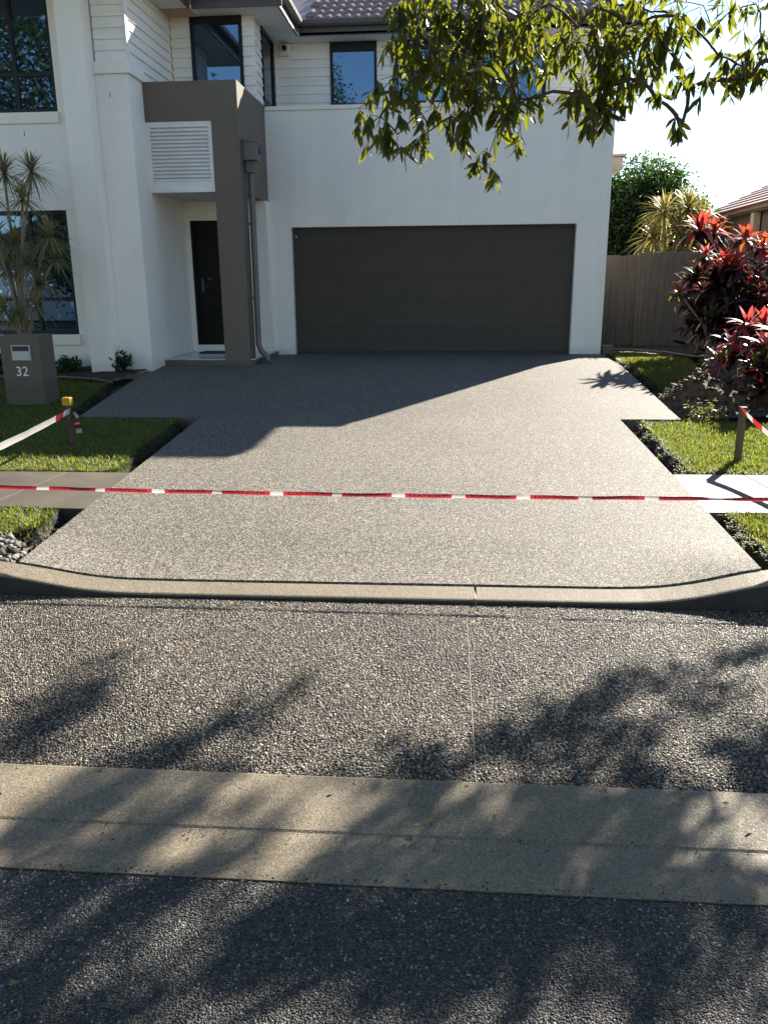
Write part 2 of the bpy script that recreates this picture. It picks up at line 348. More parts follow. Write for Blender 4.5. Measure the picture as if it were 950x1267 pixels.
# driveway slab
DL = lambda y: float(np.interp(y, [4.3, 9.0], [-2.56, -2.80])); DR = lambda y: float(np.interp(y, [4.3, 8.9], [1.80, 1.90]))
def slab_z(x, y):
    base = gz(y); e = kerb_back(x) + .010
    t = min(1, max(0, (y - 4.303) / .8)); t = t * t * (3 - 2 * t)
    return e * (1 - t) + base * t if y < 5.4 else base
def edge_x(y, side):
    (xa, ya), (xb, yb) = ((20, 697), (247, 517)) if side < 0 else ((948, 710), (770, 522))
    lo, hi = (-3.4, -2.) if side < 0 else (1.4, 2.4)
    for _ in range(40):
        m_ = (lo + hi) / 2; u_, v_ = pix((m_, y, slab_z(m_, y))); x_on = xa + (v_ - ya) * (xb - xa) / (yb - ya)
        if u_ < x_on: lo = m_
        else: hi = m_
    return lo
def slab():
    b = MB(); ys = list(np.arange(4.303, 5.5, .1)) + list(np.arange(5.6, 8.9, .3)) + [8.93]
    nx = 46; idx = []
    for y in ys:
        row = []; xl_, xr_ = edge_x(y, -1), edge_x(y, 1)
        for i in range(nx):
            x = xl_ + (xr_ - xl_) * i / (nx - 1); row.append(len(b.v)); b.v.append((x, y, slab_z(x, y)))
        idx.append(row)
    for j in range(len(ys) - 1):
        for i in range(nx - 1): b.f.append((idx[j][i], idx[j][i + 1], idx[j + 1][i + 1], idx[j + 1][i]))
    # upper apron: wider, up to porch and garage
    ys2 = [8.93, 9.0, 9.6, 10.4, 11.2, 12.0, 12.4, 12.49]
    L = lambda y: float(np.interp(y, [8.93, 12.49], [-4.26, -4.60])); R = lambda y: float(np.interp(y, [8.93, 14.3], [2.55, 2.63]))
    prev = None
    top = []
    for y in ys2 + [13.2, 14.3, 14.5]:
        l = L(y) if y < 12.48 else (-3.04 if y > 12.5 else -4.60)
        row = []
        for x in [l, (l - 2.8) / 2, -2.8, -1, .5, 1.9, R(y)]:
            row.append(len(b.v)); b.v.append((x, y, gz(y)))
        top.append(row)
    for j in range(len(top) - 1):
        for i in range(6):
            b.f.append((top[j][i], top[j][i + 1], top[j + 1][i + 1], top[j + 1][i]))
    # sides
    def side(pts):
        for p, q in zip(pts[:-1], pts[1:]):
            k = len(b.v); b.v += [p, q, (q[0], q[1], q[2] - .14), (p[0], p[1], p[2] - .14)]; b.f.append((k, k + 1, k + 2, k + 3))
    side([b.v[r[0]] for r in idx]); side([b.v[r[-1]] for r in idx])
    side([b.v[i] for i in idx[0]])
    side([b.v[top[0][0]], b.v[top[0][2]]]); side([b.v[top[0][5]], b.v[top[0][6]]])
    side([b.v[r[0]] for r in top[:8]]); side([b.v[r[-1]] for r in top])
    return b
me = bpy.data.meshes.new('driveway'); sb = slab(); me.from_pydata(sb.v, [], sb.f); me.update()
link('driveway', me, M['driveway'], kind='structure')

# footpath slabs either side of the driveway
def path(pieces, mat):
    root = bpy.data.objects.new('footpath', None); COL.objects.link(root); root['kind'] = 'structure'
    for pts in pieces:
        b = MB(); n = len(pts); top = [(x, y, gz(y) - .006) for x, y in pts]; bot = [(x, y, gz(y) - .14) for x, y in pts]
        b.add(top + bot, [tuple(range(n))] + [(i, n + i, n + (i + 1) % n, (i + 1) % n) for i in range(n)])
        b.obj('paving_slab', mat, root)
    return root
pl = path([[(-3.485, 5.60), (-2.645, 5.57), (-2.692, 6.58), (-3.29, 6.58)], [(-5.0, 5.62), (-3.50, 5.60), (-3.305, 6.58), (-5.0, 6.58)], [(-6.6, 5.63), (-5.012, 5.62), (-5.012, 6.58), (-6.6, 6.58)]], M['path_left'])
MB().add([(-3.499, 5.60, gz(5.6) - .008), (-3.487, 5.60, gz(5.6) - .008), (-3.292, 6.58, gz(6.58) - .008), (-3.304, 6.58, gz(6.58) - .008)], [(0, 1, 2, 3)]).obj('joint_strip', M['sealant'], pl)
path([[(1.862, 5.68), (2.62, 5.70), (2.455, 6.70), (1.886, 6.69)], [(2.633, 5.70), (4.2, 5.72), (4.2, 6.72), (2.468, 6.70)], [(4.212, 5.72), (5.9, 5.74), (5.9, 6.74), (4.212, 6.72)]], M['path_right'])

# ------------------------------------------------------------------ lawns: turf pads standing above the dug soil, with blades
def inside(pts):
    P = np.array(pts)
    def f(X, Y):
        r = np.zeros(X.shape, bool); n = len(P)
        for i in range(n):
            (x1, y1), (x2, y2) = P[i], P[(i + 1) % n]
            if y1 == y2: continue
            c = ((y1 > Y) != (y2 > Y)) & (X < (x2 - x1) * (Y - y1) / (y2 - y1) + x1); r ^= c
        return r
    return f
blades_V, blades_T = [], []
def vis_mask(X, Y, Z, m=40):
    D = np.stack([X, Y, Z - EYE], -1); z = D @ np.array(fw); u = 475 + F * (D @ np.array(cr)) / np.maximum(z, .05); v = 633.5 - F * (D @ np.array(cu)) / np.maximum(z, .05)
    return (u > -m) & (u < 950 + m) & (v > -m) & (v < 1267 + m) & (z > 0)
def edge_blades(pts, seed, col, h=.05, dz=-.02, per=700):
    for i in range(len(pts)):
        a, c = np.array(pts[i]), np.array(pts[(i + 1) % len(pts)]); L = np.linalg.norm(c - a); N = int(L * per); t = rng.uniform(0, 1, N)
        nrm = np.array([(c - a)[1], -(c - a)[0]]) / L; cen = np.mean(np.array(pts), 0)
        if np.dot(nrm, (a + c) / 2 - cen) < 0: nrm = -nrm
        wob = np.sin(t * L * 9 + seed) * .035 + np.sin(t * L * 23 + i) * .025
        off = rng.normal(.0, .028, N) + wob; Q = a[None] + (c - a)[None] * t[:, None] + nrm[None] * off[:, None]
        Z = np.interp(Q[:, 1], GY, GZ) + dz - np.clip(off, 0, .1) * .8
        k = vis_mask(Q[:, 0], Q[:, 1], Z); Q, Z = Q[k], Z[k]; N = len(Q)
        if N == 0: continue
        hh = h * rng.uniform(.4, 1.2, N); ang = np.arctan2(nrm[1], nrm[0]) + rng.normal(0, .9, N); lean = rng.uniform(.3, 1.3, N) * hh; up = rng.uniform(-.25, .8, N) * hh
        dx, dy = np.cos(ang), np.sin(ang); w = rng.uniform(.0025, .0048, N); base = np.stack([Q[:, 0], Q[:, 1], Z], -1); sd_ = np.stack([-dy, dx, 0 * dx], -1) * w[:, None]
        mid = base + np.stack([dx * lean * .5, dy * lean * .5, up * .8 + .008], -1); tip = base + np.stack([dx * lean, dy * lean, up], -1)
        T = np.array(col)[None] * rng.uniform(.45, 1.3, (N, 1)); dry = rng.uniform(0, 1, N) < .3; T[dry] = np.array([.05, .04, .02]) * rng.uniform(.5, 1.2, (dry.sum(), 1))
        blades_V.append(np.stack([base - sd_, base + sd_, mid + sd_ * .8, mid - sd_ * .8, tip], 1)); blades_T.append(np.repeat(T[:, None], 5, 1))
def lawn(name, pts, dens, h, dz=-.015, col=(.074, .112, .026), seed=1, patch=.5):
    f = inside(pts); P = np.array(pts); x0, y0 = P.min(0); x1, y1 = P.max(0)
    # ragged outline
    edge_blades(pts, seed, col, h)
    b = MB(); ring = []; nz = smooth_noise(10, seed, .07, 11)
    n = len(pts)
    for i in range(n):
        a, c = np.array(pts[i]), np.array(pts[(i + 1) % n]); k = max(2, int(np.linalg.norm(c - a) / .12))
        for j in range(k):
            q = a + (c - a) * j / k; ring.append((q[0] + nz(q[0], q[1]), q[1] + nz(q[1] + 5, q[0])))
    bm = bmesh.new(); top = [bm.verts.new((x, y, gz(y) + dz)) for x, y in ring]
    face = bm.faces.new(top); bmesh.ops.triangulate(bm, faces=[face])
    cxm, cym = P.mean(0); bot = [bm.verts.new((x + .05 * np.sign(x - cxm) + random.uniform(-.03, .03), y + .03 * np.sign(y - cym) + random.uniform(-.02, .02), gz(y) - .14)) for x, y in ring]
    for i in range(len(ring)): bm.faces.new((top[i], bot[i], bot[(i + 1) % len(ring)], top[(i + 1) % len(ring)]))
    bmesh.ops.recalc_face_normals(bm, faces=bm.faces[:]); me = bpy.data.meshes.new(name); bm.to_mesh(me); bm.free()
    me.materials.append(M['turf']); me.materials.append(M['soil']); me.polygons.foreach_set('material_index', [0 if abs(p.normal.z) > .93 else 1 for p in me.polygons])
    link(name, me, None, kind='structure')
    area = (x1 - x0) * (y1 - y0); N = int(area * dens); X = rng.uniform(x0, x1, N); Y = rng.uniform(y0, y1, N)
    Z = np.interp(Y, GY, GZ) + dz
    k = f(X, Y) & vis_mask(X, Y, Z)
    X, Y, Z = X[k], Y[k], Z[k]; N = len(X)
    pn = np.sin(X * 7.1 + seed) * np.sin(Y * 8.3 + seed * 2) + .6 * np.sin(X * 17 + Y * 13 + seed)
    keep = rng.uniform(0, 1, N) < np.clip(1 - patch * (pn > .6), .2, 1); X, Y, Z, pn = X[keep], Y[keep], Z[keep], pn[keep]; N = len(X)
    hh = h * rng.uniform(.45, 1.15, N) * (1 + .25 * pn); ang = rng.uniform(0, 2 * pi, N); lean = rng.uniform(.2, 1.1, N) * hh
    w = rng.uniform(.0025, .0048, N)
    dx, dy = np.cos(ang), np.sin(ang); base = np.stack([X, Y, Z - .006], -1); sd_ = np.stack([-dy, dx, 0 * dx], -1) * w[:, None]
    mid = base + np.stack([dx * lean * .35, dy * lean * .35, hh * .65], -1); tip = base + np.stack([dx * lean, dy * lean, hh], -1)
    V = np.stack([base - sd_, base + sd_, mid + sd_ * .8, mid - sd_ * .8, tip], 1)
    dry = rng.uniform(0, 1, N) < .13
    t = np.array(col)[None, :] * rng.uniform(.6, 1.45, (N, 1)) * np.array([1, 1, 1]) ; t[:, 0] *= rng.uniform(.8, 1.35, N)
    t[dry] = np.array([.14, .115, .05]) * rng.uniform(.6, 1.2, (dry.sum(), 1))
    blades_V.append(V); blades_T.append(np.repeat(t[:, None, :], 5, 1))
L_edge = lambda y, g: DL(y) - g
lawn('lawn', [(-7.5, 6.64), (-2.86, 6.64), (-2.98, 7.4), (-3.02, 8.82), (-4.42, 8.84), (-4.75, 11.0), (-5.6, 11.35), (-8.5, 11.3)], 5200, .042, seed=1)
lawn('verge_lawn', [(-6.5, 4.42), (-3.6, 4.42), (-3.3, 4.78), (-3.0, 5.02), (-2.87, 5.15), (-2.88, 5.53), (-6.5, 5.57)], 8500, .048, seed=2)
lawn('lawn', [(2.06, 6.78), (6, 6.78), (6, 8.72), (2.10, 8.80)], 6500, .042, seed=3)
lawn('verge_lawn', [(2.02, 4.45), (6, 4.45), (6, 5.66), (1.99, 5.64)], 8500, .05, seed=4)
lawn('lawn', [(2.78, 10.6), (3.1, 9.95), (3.45, 11.2), (3.85, 13.4), (3.4, 14.4), (2.75, 14.9), (2.76, 12.2)], 5200, .05, col=(.070, .098, .02), seed=5, patch=.3)
BV = np.concatenate(blades_V); BT = np.concatenate(blades_T); N = len(BV)
k = np.arange(N)[:, None] * 5
tri = np.concatenate([k + np.array([[0, 1, 2]]), k + np.array([[0, 2, 3]]), k + np.array([[3, 2, 4]])])
link('grass', np_mesh('grass', BV.reshape(-1, 3), tri, M['grass'], BT.reshape(-1, 3)), kind='stuff')

# ------------------------------------------------------------------ loose stones: the bay's exposed pebbles, the road's chips, rubble
def ico(sub=1):
    bm = bmesh.new(); bmesh.ops.create_icosphere(bm, subdivisions=sub, radius=1); bm.verts.index_update()
    V = np.array([v.co[:] for v in bm.verts]); T = np.array([[v.index for v in f.verts] for f in bm.faces]); bm.free(); return V, T
IV, IT = ico(1)
def stones(name, P, size, flat, palette, weights, mat, sink=.3, kind='stuff', parent=None, jit=.22):
    N = len(P); V = np.repeat(IV[None], N, 0) * (1 + rng.normal(0, jit, (N, len(IV), 1)).clip(-.5, .5))
    sc = np.stack([size * rng.uniform(.7, 1.35, N), size * rng.uniform(.7, 1.2, N), size * flat * rng.uniform(.7, 1.3, N)], -1)
    V = V * sc[:, None, :]
    a = rng.uniform(0, 2 * pi, N); c, s = np.cos(a), np.sin(a); tx = rng.normal(0, .35, N); ct, st = np.cos(tx), np.sin(tx)
    y = V[..., 1] * ct[:, None] - V[..., 2] * st[:, None]; z = V[..., 1] * st[:, None] + V[..., 2] * ct[:, None]; x = V[..., 0]
    V = np.stack([x * c[:, None] - y * s[:, None], x * s[:, None] + y * c[:, None], z], -1)
    V = V + P[:, None, :]; V[..., 2] += (sc[:, 2] * (1 - 2 * sink))[:, None]
    pal = np.array(palette); idx = rng.choice(len(pal), N, p=np.array(weights) / sum(weights)); t = pal[idx] * rng.uniform(.65, 1.35, (N, 1)) * (1 + .14 * np.sin(P[:, 0] * 2.3 + 1) * np.sin(P[:, 1] * 3.1) + .12 * np.sin(P[:, 0] * 7 + P[:, 1] * 5) + .08 * np.sin(P[:, 0] * 19 - P[:, 1] * 23))[:, None]
    T = (np.arange(N)[:, None, None] * len(IV) + IT[None]).reshape(-1, 3)
    me = np_mesh(name, V.reshape(-1, 3), T, mat, np.repeat(t, len(IV), 0), smooth=True)
    return link(name, me, None, parent, kind)
def jgrid(x0, x1, y0, y1, p):
    X, Y = np.meshgrid(np.arange(x0, x1, p), np.arange(y0, y1, p)); X = X + (np.arange(X.shape[0]) % 2)[:, None] * p / 2
    X = X.ravel() + rng.uniform(-.42, .42, X.size) * p; Y = Y.ravel() + rng.uniform(-.42, .42, Y.size) * p
    return X, Y
X, Y = jgrid(-2.9, 2.4, 2.49, 4.128, .0087)
k = vis_mask(X, Y, 0 * X, 25) & (np.abs(X - .12 - .0 * Y) > .0035); X, Y = X[k], Y[k]
PAL = [(.50, .37, .21), (.66, .56, .40), (.22, .16, .10), (.10, .085, .07), (.78, .73, .63), (.34, .23, .12), (.035, .03, .028), (.34, .33, .32)]
stones('bay_pebbles', np.stack([X, Y, 0 * X - .006], -1), rng.uniform(.0030, .0064, len(X)), .62, PAL, [2.2, 1.7, 2.0, 1.8, 1.0, 1.9, 2.2, 1.0], M['pebble'], .25)
MB().box(.1185, .1217, 2.487, 4.13, -.02, -.0005).obj('bay_joint', M['sealant'], kind='structure')
X, Y = jgrid(-1.4, 1.3, 1.1, 1.962, .0068); k_ = Y < 1.947 + .006 * np.sin(X * 31) + .005 * np.sin(X * 77 + 1); X, Y = X[k_], Y[k_]
k = vis_mask(X, Y, 0 * X, 25); X, Y = X[k], Y[k]
PALA = [(.030, .030, .030), (.060, .058, .055), (.14, .13, .12), (.02, .02, .022), (.42, .39, .34), (.085, .07, .055)]
stones('road_chips', np.stack([X, Y, 0 * X - .001], -1), .0041, .6, PALA, [2.2, 2, 1.0, 2.2, .40, .8], M['chip'], .38)
# rubble at the kerb end on the left
n = 2600; X = rng.uniform(-3.4, -2.58, n); Y = rng.uniform(4.33, 5.0, n); k = (X < -2.62 - (Y - 4.3) * .25) & (Y < 4.45 + (-2.3 - X) * .7); X, Y = X[k], Y[k]
stones('rubble', np.stack([X, Y, np.interp(Y, GY, GZ) + .005 + rng.uniform(-.06, .03, len(X)) * (X < 9)], -1), rng.uniform(.010, .040, len(X)) * rng.uniform(.5, 1, len(X)), .75, [(.17, .16, .145), (.115, .105, .09), (.045, .036, .027), (.22, .205, .19)], [2, 2, 1.8, .5], M['rubble'], .3, jit=.42)
# crumbs of soil along both slab edges
pts = []
for side, y0, y1, nn in ((-1, 4.4, 8.9, 500), (1, 4.5, 8.85, 500)):
    Y = rng.uniform(y0, y1, nn); e = np.array([DL(y) for y in Y]) - rng.uniform(.02, .26, nn) if side < 0 else np.array([DR(y) for y in Y]) + rng.uniform(.02, .24, nn)
    k = ~(((Y > 5.5) & (Y < 6.72))); pts.append(np.stack([e, Y, np.interp(Y, GY, GZ) - .125], -1)[k])
Y = rng.uniform(8.95, 14, 500); pts.append(np.stack([2.62 + rng.uniform(0, .25, 500), Y, np.interp(Y, GY, GZ) - .115], -1))
P = np.concatenate(pts)
stones('soil_crumbs', P, rng.uniform(.008, .028, len(P)), .7, [(.03, .022, .015), (.055, .038, .025), (.02, .016, .012)], [1, 1, 1], M['rubble'], .3, jit=.3)

# ------------------------------------------------------------------ the house
H = empty('house', 'white two-storey house with a dark double garage door and taupe entry portico', 'house', (0, 14, .5))
Hinv = Matrix.Translation((0, -14, -.5))
def hp(o):
    o.parent = H; o.matrix_parent_inverse = Hinv; return o
def part(b, name, mat, smooth=False): return hp(b.obj(name, mat, None, None, smooth))
GX0, GX1, GT = -2.70, 2.10, 2.658
b = MB().box(-3.268, GX0, 14.3, 14.52, .45, GT).box(GX1, 2.62, 14.3, 14.52, .45, GT).box(-3.268, 2.62, 14.3, 14.52, GT, 4.47)
b.box(2.42, 2.62, 14.52, 24, .35, 4.47)
gw = part(b, 'garage_wall', M['white'])
part(MB().box(-3.06, 2.645, 14.275, 14.54, 4.472, 4.535, .006).box(2.40, 2.645, 14.541, 24, 4.472, 4.535), 'parapet_cap', M['white'])
part(MB().box(-3.05, 2.41, 14.53, 15.5, 4.30, 4.38), 'balcony_roof', M['soffit'])
# garage door: five sections with a pressed rib, bottom rubber
gd = part(MB().box(GX0 + .001, GX1 - .001, 14.47, 14.50, .53, GT), 'garage_door', M['garage'])
sh = (GT - .56) / 5
for i in range(5):
    z0 = .56 + i * sh
    prof = [(14.468, z0), (14.442, z0), (14.440, z0 + .002), (14.440, z0 + sh - .003), (14.441, z0 + sh - .0012), (14.468, z0 + sh - .0006)]
    o = MB().prism(prof, 'x', GX0 + .006, GX1 - .006).obj('door_panel', M['garage'], gd)
MB().box(GX0 + .004, GX1 - .004, 14.43, 14.466, .524, .557).obj('bottom_seal', M['seal'], gd)
MB().box(GX0 + .05, GX0 + .075, 14.425, 14.44, 2.50, 2.525, .003).obj('lock_bolt', M['steel'], gd)
part(MB().box(2.66, 2.86, 14.34, 14.55, .40, .66, .01), 'concrete_block', M['concrete'])
part(MB().box(2.622, 2.90, 14.9, 15.9, 3.54, 3.76, .02).box(2.622, 2.95, 14.86, 15.94, 3.762, 3.80, .005), 'window_hood', M['cream'])
# window builder -------------------------------------------------
def window(name, x0, x1, z0, z1, y, mx=(), tz=(), fr=.05, axis='y', depth=.05, top=None):
    """frame bars plus a pane behind them; axis 'y' faces -Y, axis 'x' faces +X (x0,x1 then run along Y)"""
    top = fr if top is None else top
    def bx(b, a0, a1, d0, d1, z0, z1):
        if axis == 'y': b.box(a0, a1, y + d0, y + d1, z0, z1, .004)
        else: b.box(y - d1, y - d0, a0, a1, z0, z1, .004)
    f = MB()
    bx(f, x0, x0 + fr, 0, depth, z0, z1); bx(f, x1 - fr, x1, 0, depth, z0, z1)
    bx(f, x0 + fr, x1 - fr, .002, depth, z0, z0 + fr); bx(f, x0 + fr, x1 - fr, .002, depth, z1 - top, z1)
    for a in mx: bx(f, a - fr * .5, a + fr * .5, .004, depth, z0 + fr, z1 - top)
    edges = [x0 + fr] + [v for a in mx for v in (a - fr * .5, a + fr * .5)] + [x1 - fr]
    for z in tz:
        for i in range(0, len(edges), 2): bx(f, edges[i], edges[i + 1], .006, depth, z - fr * .5, z + fr * .5)
    w = part(f, name, M['frame'])
    zs = [z0 + fr] + [v for z in sorted(tz) for v in (z - fr * .5, z + fr * .5)] + [z1 - top]
    for i in range(0, len(edges), 2):
        for j in range(0, len(zs), 2):
            p = MB(); bx_ = (edges[i] - .004, edges[i + 1] + .004, zs[j] - .004, zs[j + 1] + .004)
            if axis == 'y': p.add([(bx_[0], y + .03, bx_[2]), (bx_[1], y + .03, bx_[2]), (bx_[1], y + .03, bx_[3]), (bx_[0], y + .03, bx_[3])], [(0, 1, 2, 3)])
            else: p.add([(y - .03, bx_[0], bx_[2]), (y - .03, bx_[1], bx_[2]), (y - .03, bx_[1], bx_[3]), (y - .03, bx_[0], bx_[3])], [(0, 1, 2, 3)])
            p.obj('pane', M['glass'], w)
    return w
def siding(name, x0, x1, z0, z1, y, axis='y', core=True):
    """weatherboards: each board its own wedge, bottom edge proud"""
    c = MB()
    if axis == 'y': c.box(x0, x1, y + .030, y + .12, z0, z1)
    else: c.box(y - .12, y - .030, x0, x1, z0, z1)
    w = part(c, name, M['board']); e = .139; z = z0
    while z < z1 - .02:
        zt = min(z + e, z1)
        if axis == 'y': b = MB().prism([(y, z), (y + .0295, z), (y + .0295, zt), (y + .023, zt), (y + .001, z + .010)], 'x', x0, x1)
        else: b = MB().prism([(y, z), (y - .0295, z), (y - .0295, zt), (y - .023, zt), (y - .001, z + .010)], 'y', x0, x1)
        b.obj('board', M['board'], w); z += e
    return w
ZS = 5.765
# upper storey, set back behind the parapet
siding('siding_wall', -3.10, -2.125, 4.40, ZS, 15.48); siding('siding_wall', -1.305, -.995, 4.40, ZS, 15.48); siding('siding_wall', 1.62, 2.56, 4.40, ZS, 15.48)
siding('siding_wall', -2.125, -1.305, 4.40, 4.74, 15.48); siding('siding_wall', -.995, 1.62, 4.40, 4.74, 15.48)
window('upper_window', -2.122, -1.308, 4.745, ZS - .005, 15.465, top=.15, fr=.045)
window('upper_window', -.99, 1.615, 4.745, ZS - .005, 15.465, mx=(-.12, .70), top=.15, fr=.06)
part(MB().box(-3.2, 2.50, 15.605, 23, 4.4, ZS).box(2.50, 2.56, 15.48, 23, 4.38, ZS), 'upper_wall', M['board'])
# nearer upper wall beside the portico and its side return
siding('siding_wall', -4.43, -4.115, 4.50, ZS, 13.9); siding('siding_wall', -3.285, -3.105, 4.50, ZS, 13.9)
window('tall_window', -4.112, -3.288, 4.50, ZS - .004, 13.885, fr=.055, top=.09)
siding('siding_wall', 13.925, 14.46, 4.45, ZS, -3.10, 'x'); siding('siding_wall', 15.36, 15.478, 4.45, ZS, -3.10, 'x')
window('side_window', 14.465, 15.355, 4.66, ZS - .003, -3.085, axis='x', fr=.05)
part(MB().box(-4.40, -3.23, 14.03, 15.6, 4.40, ZS - .002), 'upper_wall', M['board'])
# left return with long boards, and the narrow board face above the pier
siding('siding_wall', 11.985, 13.898, 4.55, ZS, -4.43, 'x'); siding('siding_wall', -4.90, -4.432, 4.688, ZS, 11.96)
part(MB().box(-4.452, -4.425, 11.95, 11.984, 4.688, ZS), 'corner_trim', M['trim'])
# entry wall (pier with side face), cap, tall pier, left wing wall
part(MB().box(-4.92, -4.45, 11.95, 14.2, .35, 4.53), 'entry_wall', M['white'])
part(MB().box(-4.92, -4.405, 11.91, 12.47, 4.532, 4.685, .006), 'pier_cap', M['white'])
part(MB().box(-5.29, -4.922, 11.70, 12.6, .35, 6.6), 'tall_pier', M['white'])
WX0, UX, LX = -7.4, -5.615, -5.655
b = MB()
b.box(UX, -5.29, 12.2, 12.4, 2.802, 6.6).box(LX, -5.29, 12.2, 12.4, .35, 2.80)
b.box(-9, WX0, 12.2, 12.4, .35, 6.6).box(WX0, UX, 12.2, 12.4, 2.802, 4.05).box(WX0, LX, 12.2, 12.4, .35, .93)
part(b, 'left_wall', M['white'])
window('large_window', WX0 + .001, UX - .001, 4.125, 6.5, 12.25, mx=(-6.21,), tz=(4.63,), fr=.06)
window('large_window', WX0 + .001, LX - .001, 1.005, 2.799, 12.25, mx=(-6.27,), tz=(1.53,), fr=.055)
part(MB().box(WX0, UX + .02, 12.165, 12.398, 3.975, 4.123, .008), 'window_sill', M['white'])
part(MB().box(WX0, LX + .02, 12.165, 12.398, .845, 1.003, .008), 'window_sill', M['white'])
part(MB().box(WX0 - .1, -5.3, 12.42, 12.5, .4, 6.5), 'inner_lining', M['frame'])
for px_, py_, Y_ in ((68, 338, 12.198), (30, 165, 12.198), (136, 117, 11.948), (263, 249, 13.998)):
    q = at(px_, py_, Y_); part(MB().box(q.x - .004, q.x + .004, Y_ - .002, Y_ + .02, q.z - .03, q.z + .03), 'weep_slot', M['frame'])
# portico
b = MB().box(-3.47, -3.07, 12.48, 12.83, .49, 4.02).box(-4.452, -3.07, 12.48, 12.83, 4.02, 4.54).box(-3.27, -3.07, 12.83, 14.298, 3.06, 4.54).box(-4.45, -3.272, 12.83, 14.0, 4.2, 4.5)
part(b, 'portico_frame', M['taupe'])
part(MB().box(-4.45, -3.272, 12.56, 14.19, 3.062, 3.12), 'portico_ceiling', M['soffit'])
b = MB().box(-4.452, -3.473, 12.50, 12.54, 3.94, 4.017, .003).box(-4.452, -3.473, 12.50, 12.54, 3.05, 3.20, .003).box(-4.452, -4.395, 12.50, 12.54, 3.201, 3.939).box(-3.53, -3.473, 12.50, 12.54, 3.201, 3.939).box(-4.44, -3.48, 12.545, 12.558, 3.06, 4.01)
vent = part(b, 'louvre_vent', M['trim'])
nsl = 14; dz = (3.937 - 3.203) / nsl
for i in range(nsl):
    z = 3.203 + i * dz
    MB().prism([(12.506, z + .002), (12.512, z + .002), (12.543, z + dz * .82), (12.543, z + dz * .95), (12.537, z + dz * .95), (12.506, z + .016)], 'x', -4.394, -3.531).obj('slat', M['trim'], vent)
# entry: door wall, door, porch
b = MB().box(-4.448, -4.365, 14.0, 14.2, .5, 3.06).box(-3.45, -3.05, 14.0, 14.2, .5, 3.06).box(-3.26, -3.06, 14.2, 14.299, .5, 3.06).box(-4.365, -3.45, 14.0, 14.2, 2.765, 3.06).box(-4.365, -3.45, 14.0, 14.2, .5, .715)
part(b, 'entry_back_wall', M['white'])
dr = part(MB().box(-4.363, -3.452, 14.05, 14.10, .716, 2.763).box(-4.363, -4.31, 14.02, 14.05, .716, 2.763).box(-4.31, -3.452, 14.02, 14.05, 2.71, 2.763), 'front_door', M['door'])
MB().box(-4.235, -4.195, 14.02, 14.05, 1.60, 1.83, .004).tube([(-4.215, 14.02, 1.69), (-4.215, 13.975, 1.69), (-4.10, 13.97, 1.69)], .009).obj('handle', M['door_steel'], dr)
MB().box(-4.11, -4.07, 14.03, 14.05, 1.80, 1.85, .006).obj('deadlock', M['door_steel'], dr)
part(MB().box(-4.447, -3.02, 12.50, 13.998, .40, .585).box(-3.02, -3.0, 12.52, 14.296, .40, .585), 'porch_riser', M['taupe'])
po = part(MB().box(-4.449, -3.0, 12.495, 13.999, .586, .602), 'porch_floor', M['tile_floor'])
part(MB().box(-4.61, -4.452, 11.955, 12.0, .3, .31), 'porch_edge', M['taupe'])
mat_ = MB().box(-4.22, -3.52, 13.55, 13.93, .603, .618, .004).obj('door_mat', M['seal']); tag(mat_, 'thin black mat lying in front of the black front door', 'door mat')
# rainwater head and pipe on the portico's side
rx = -3.065
dp = part(MB().tube([(-2.99, 12.78, 3.42), (-2.99, 12.78, 3.2), (-3.0, 12.78, .80), (-2.96, 12.78, .70), (-2.86, 12.76, .60), (-2.84, 12.755, .50)], [.052] + [.046] * 5, 12), 'downpipe', M['pipe'], True)
MB().prism([(-3.066, 3.50), (-2.87, 3.50), (-2.85, 3.74), (-3.066, 3.74)], 'y', 12.63, 12.93).box(-3.066, -2.84, 12.615, 12.945, 3.741, 3.785, .004).obj('rain_head', M['pipe'], dp)
MB().prism([(-3.05, 3.34), (-2.93, 3.34), (-2.91, 3.499), (-3.055, 3.499)], 'y', 12.71, 12.86).obj('rain_head_neck', M['pipe'], dp)
MB().box(-2.862, -2.845, 12.82, 12.86, 3.60, 3.67).box(-2.862, -2.845, 12.80, 12.83, 3.62, 3.72).obj('overflow_slot', M['seal'], dp)
for z in (2.6, 1.5): MB().box(-3.068, -2.945, 12.76, 12.80, z, z + .03).obj('pipe_bracket', M['pipe'], dp)
# security camera under the soffit
sc_ = part(MB().box(-3.0, -2.81, 15.38, 15.47, 5.56, 5.745, .03), 'security_camera', M['trim'])
MB().tube([(-2.905, 15.385, 5.67), (-2.895, 15.31, 5.655)], .045, 12).obj('lens', M['frame'], sc_)
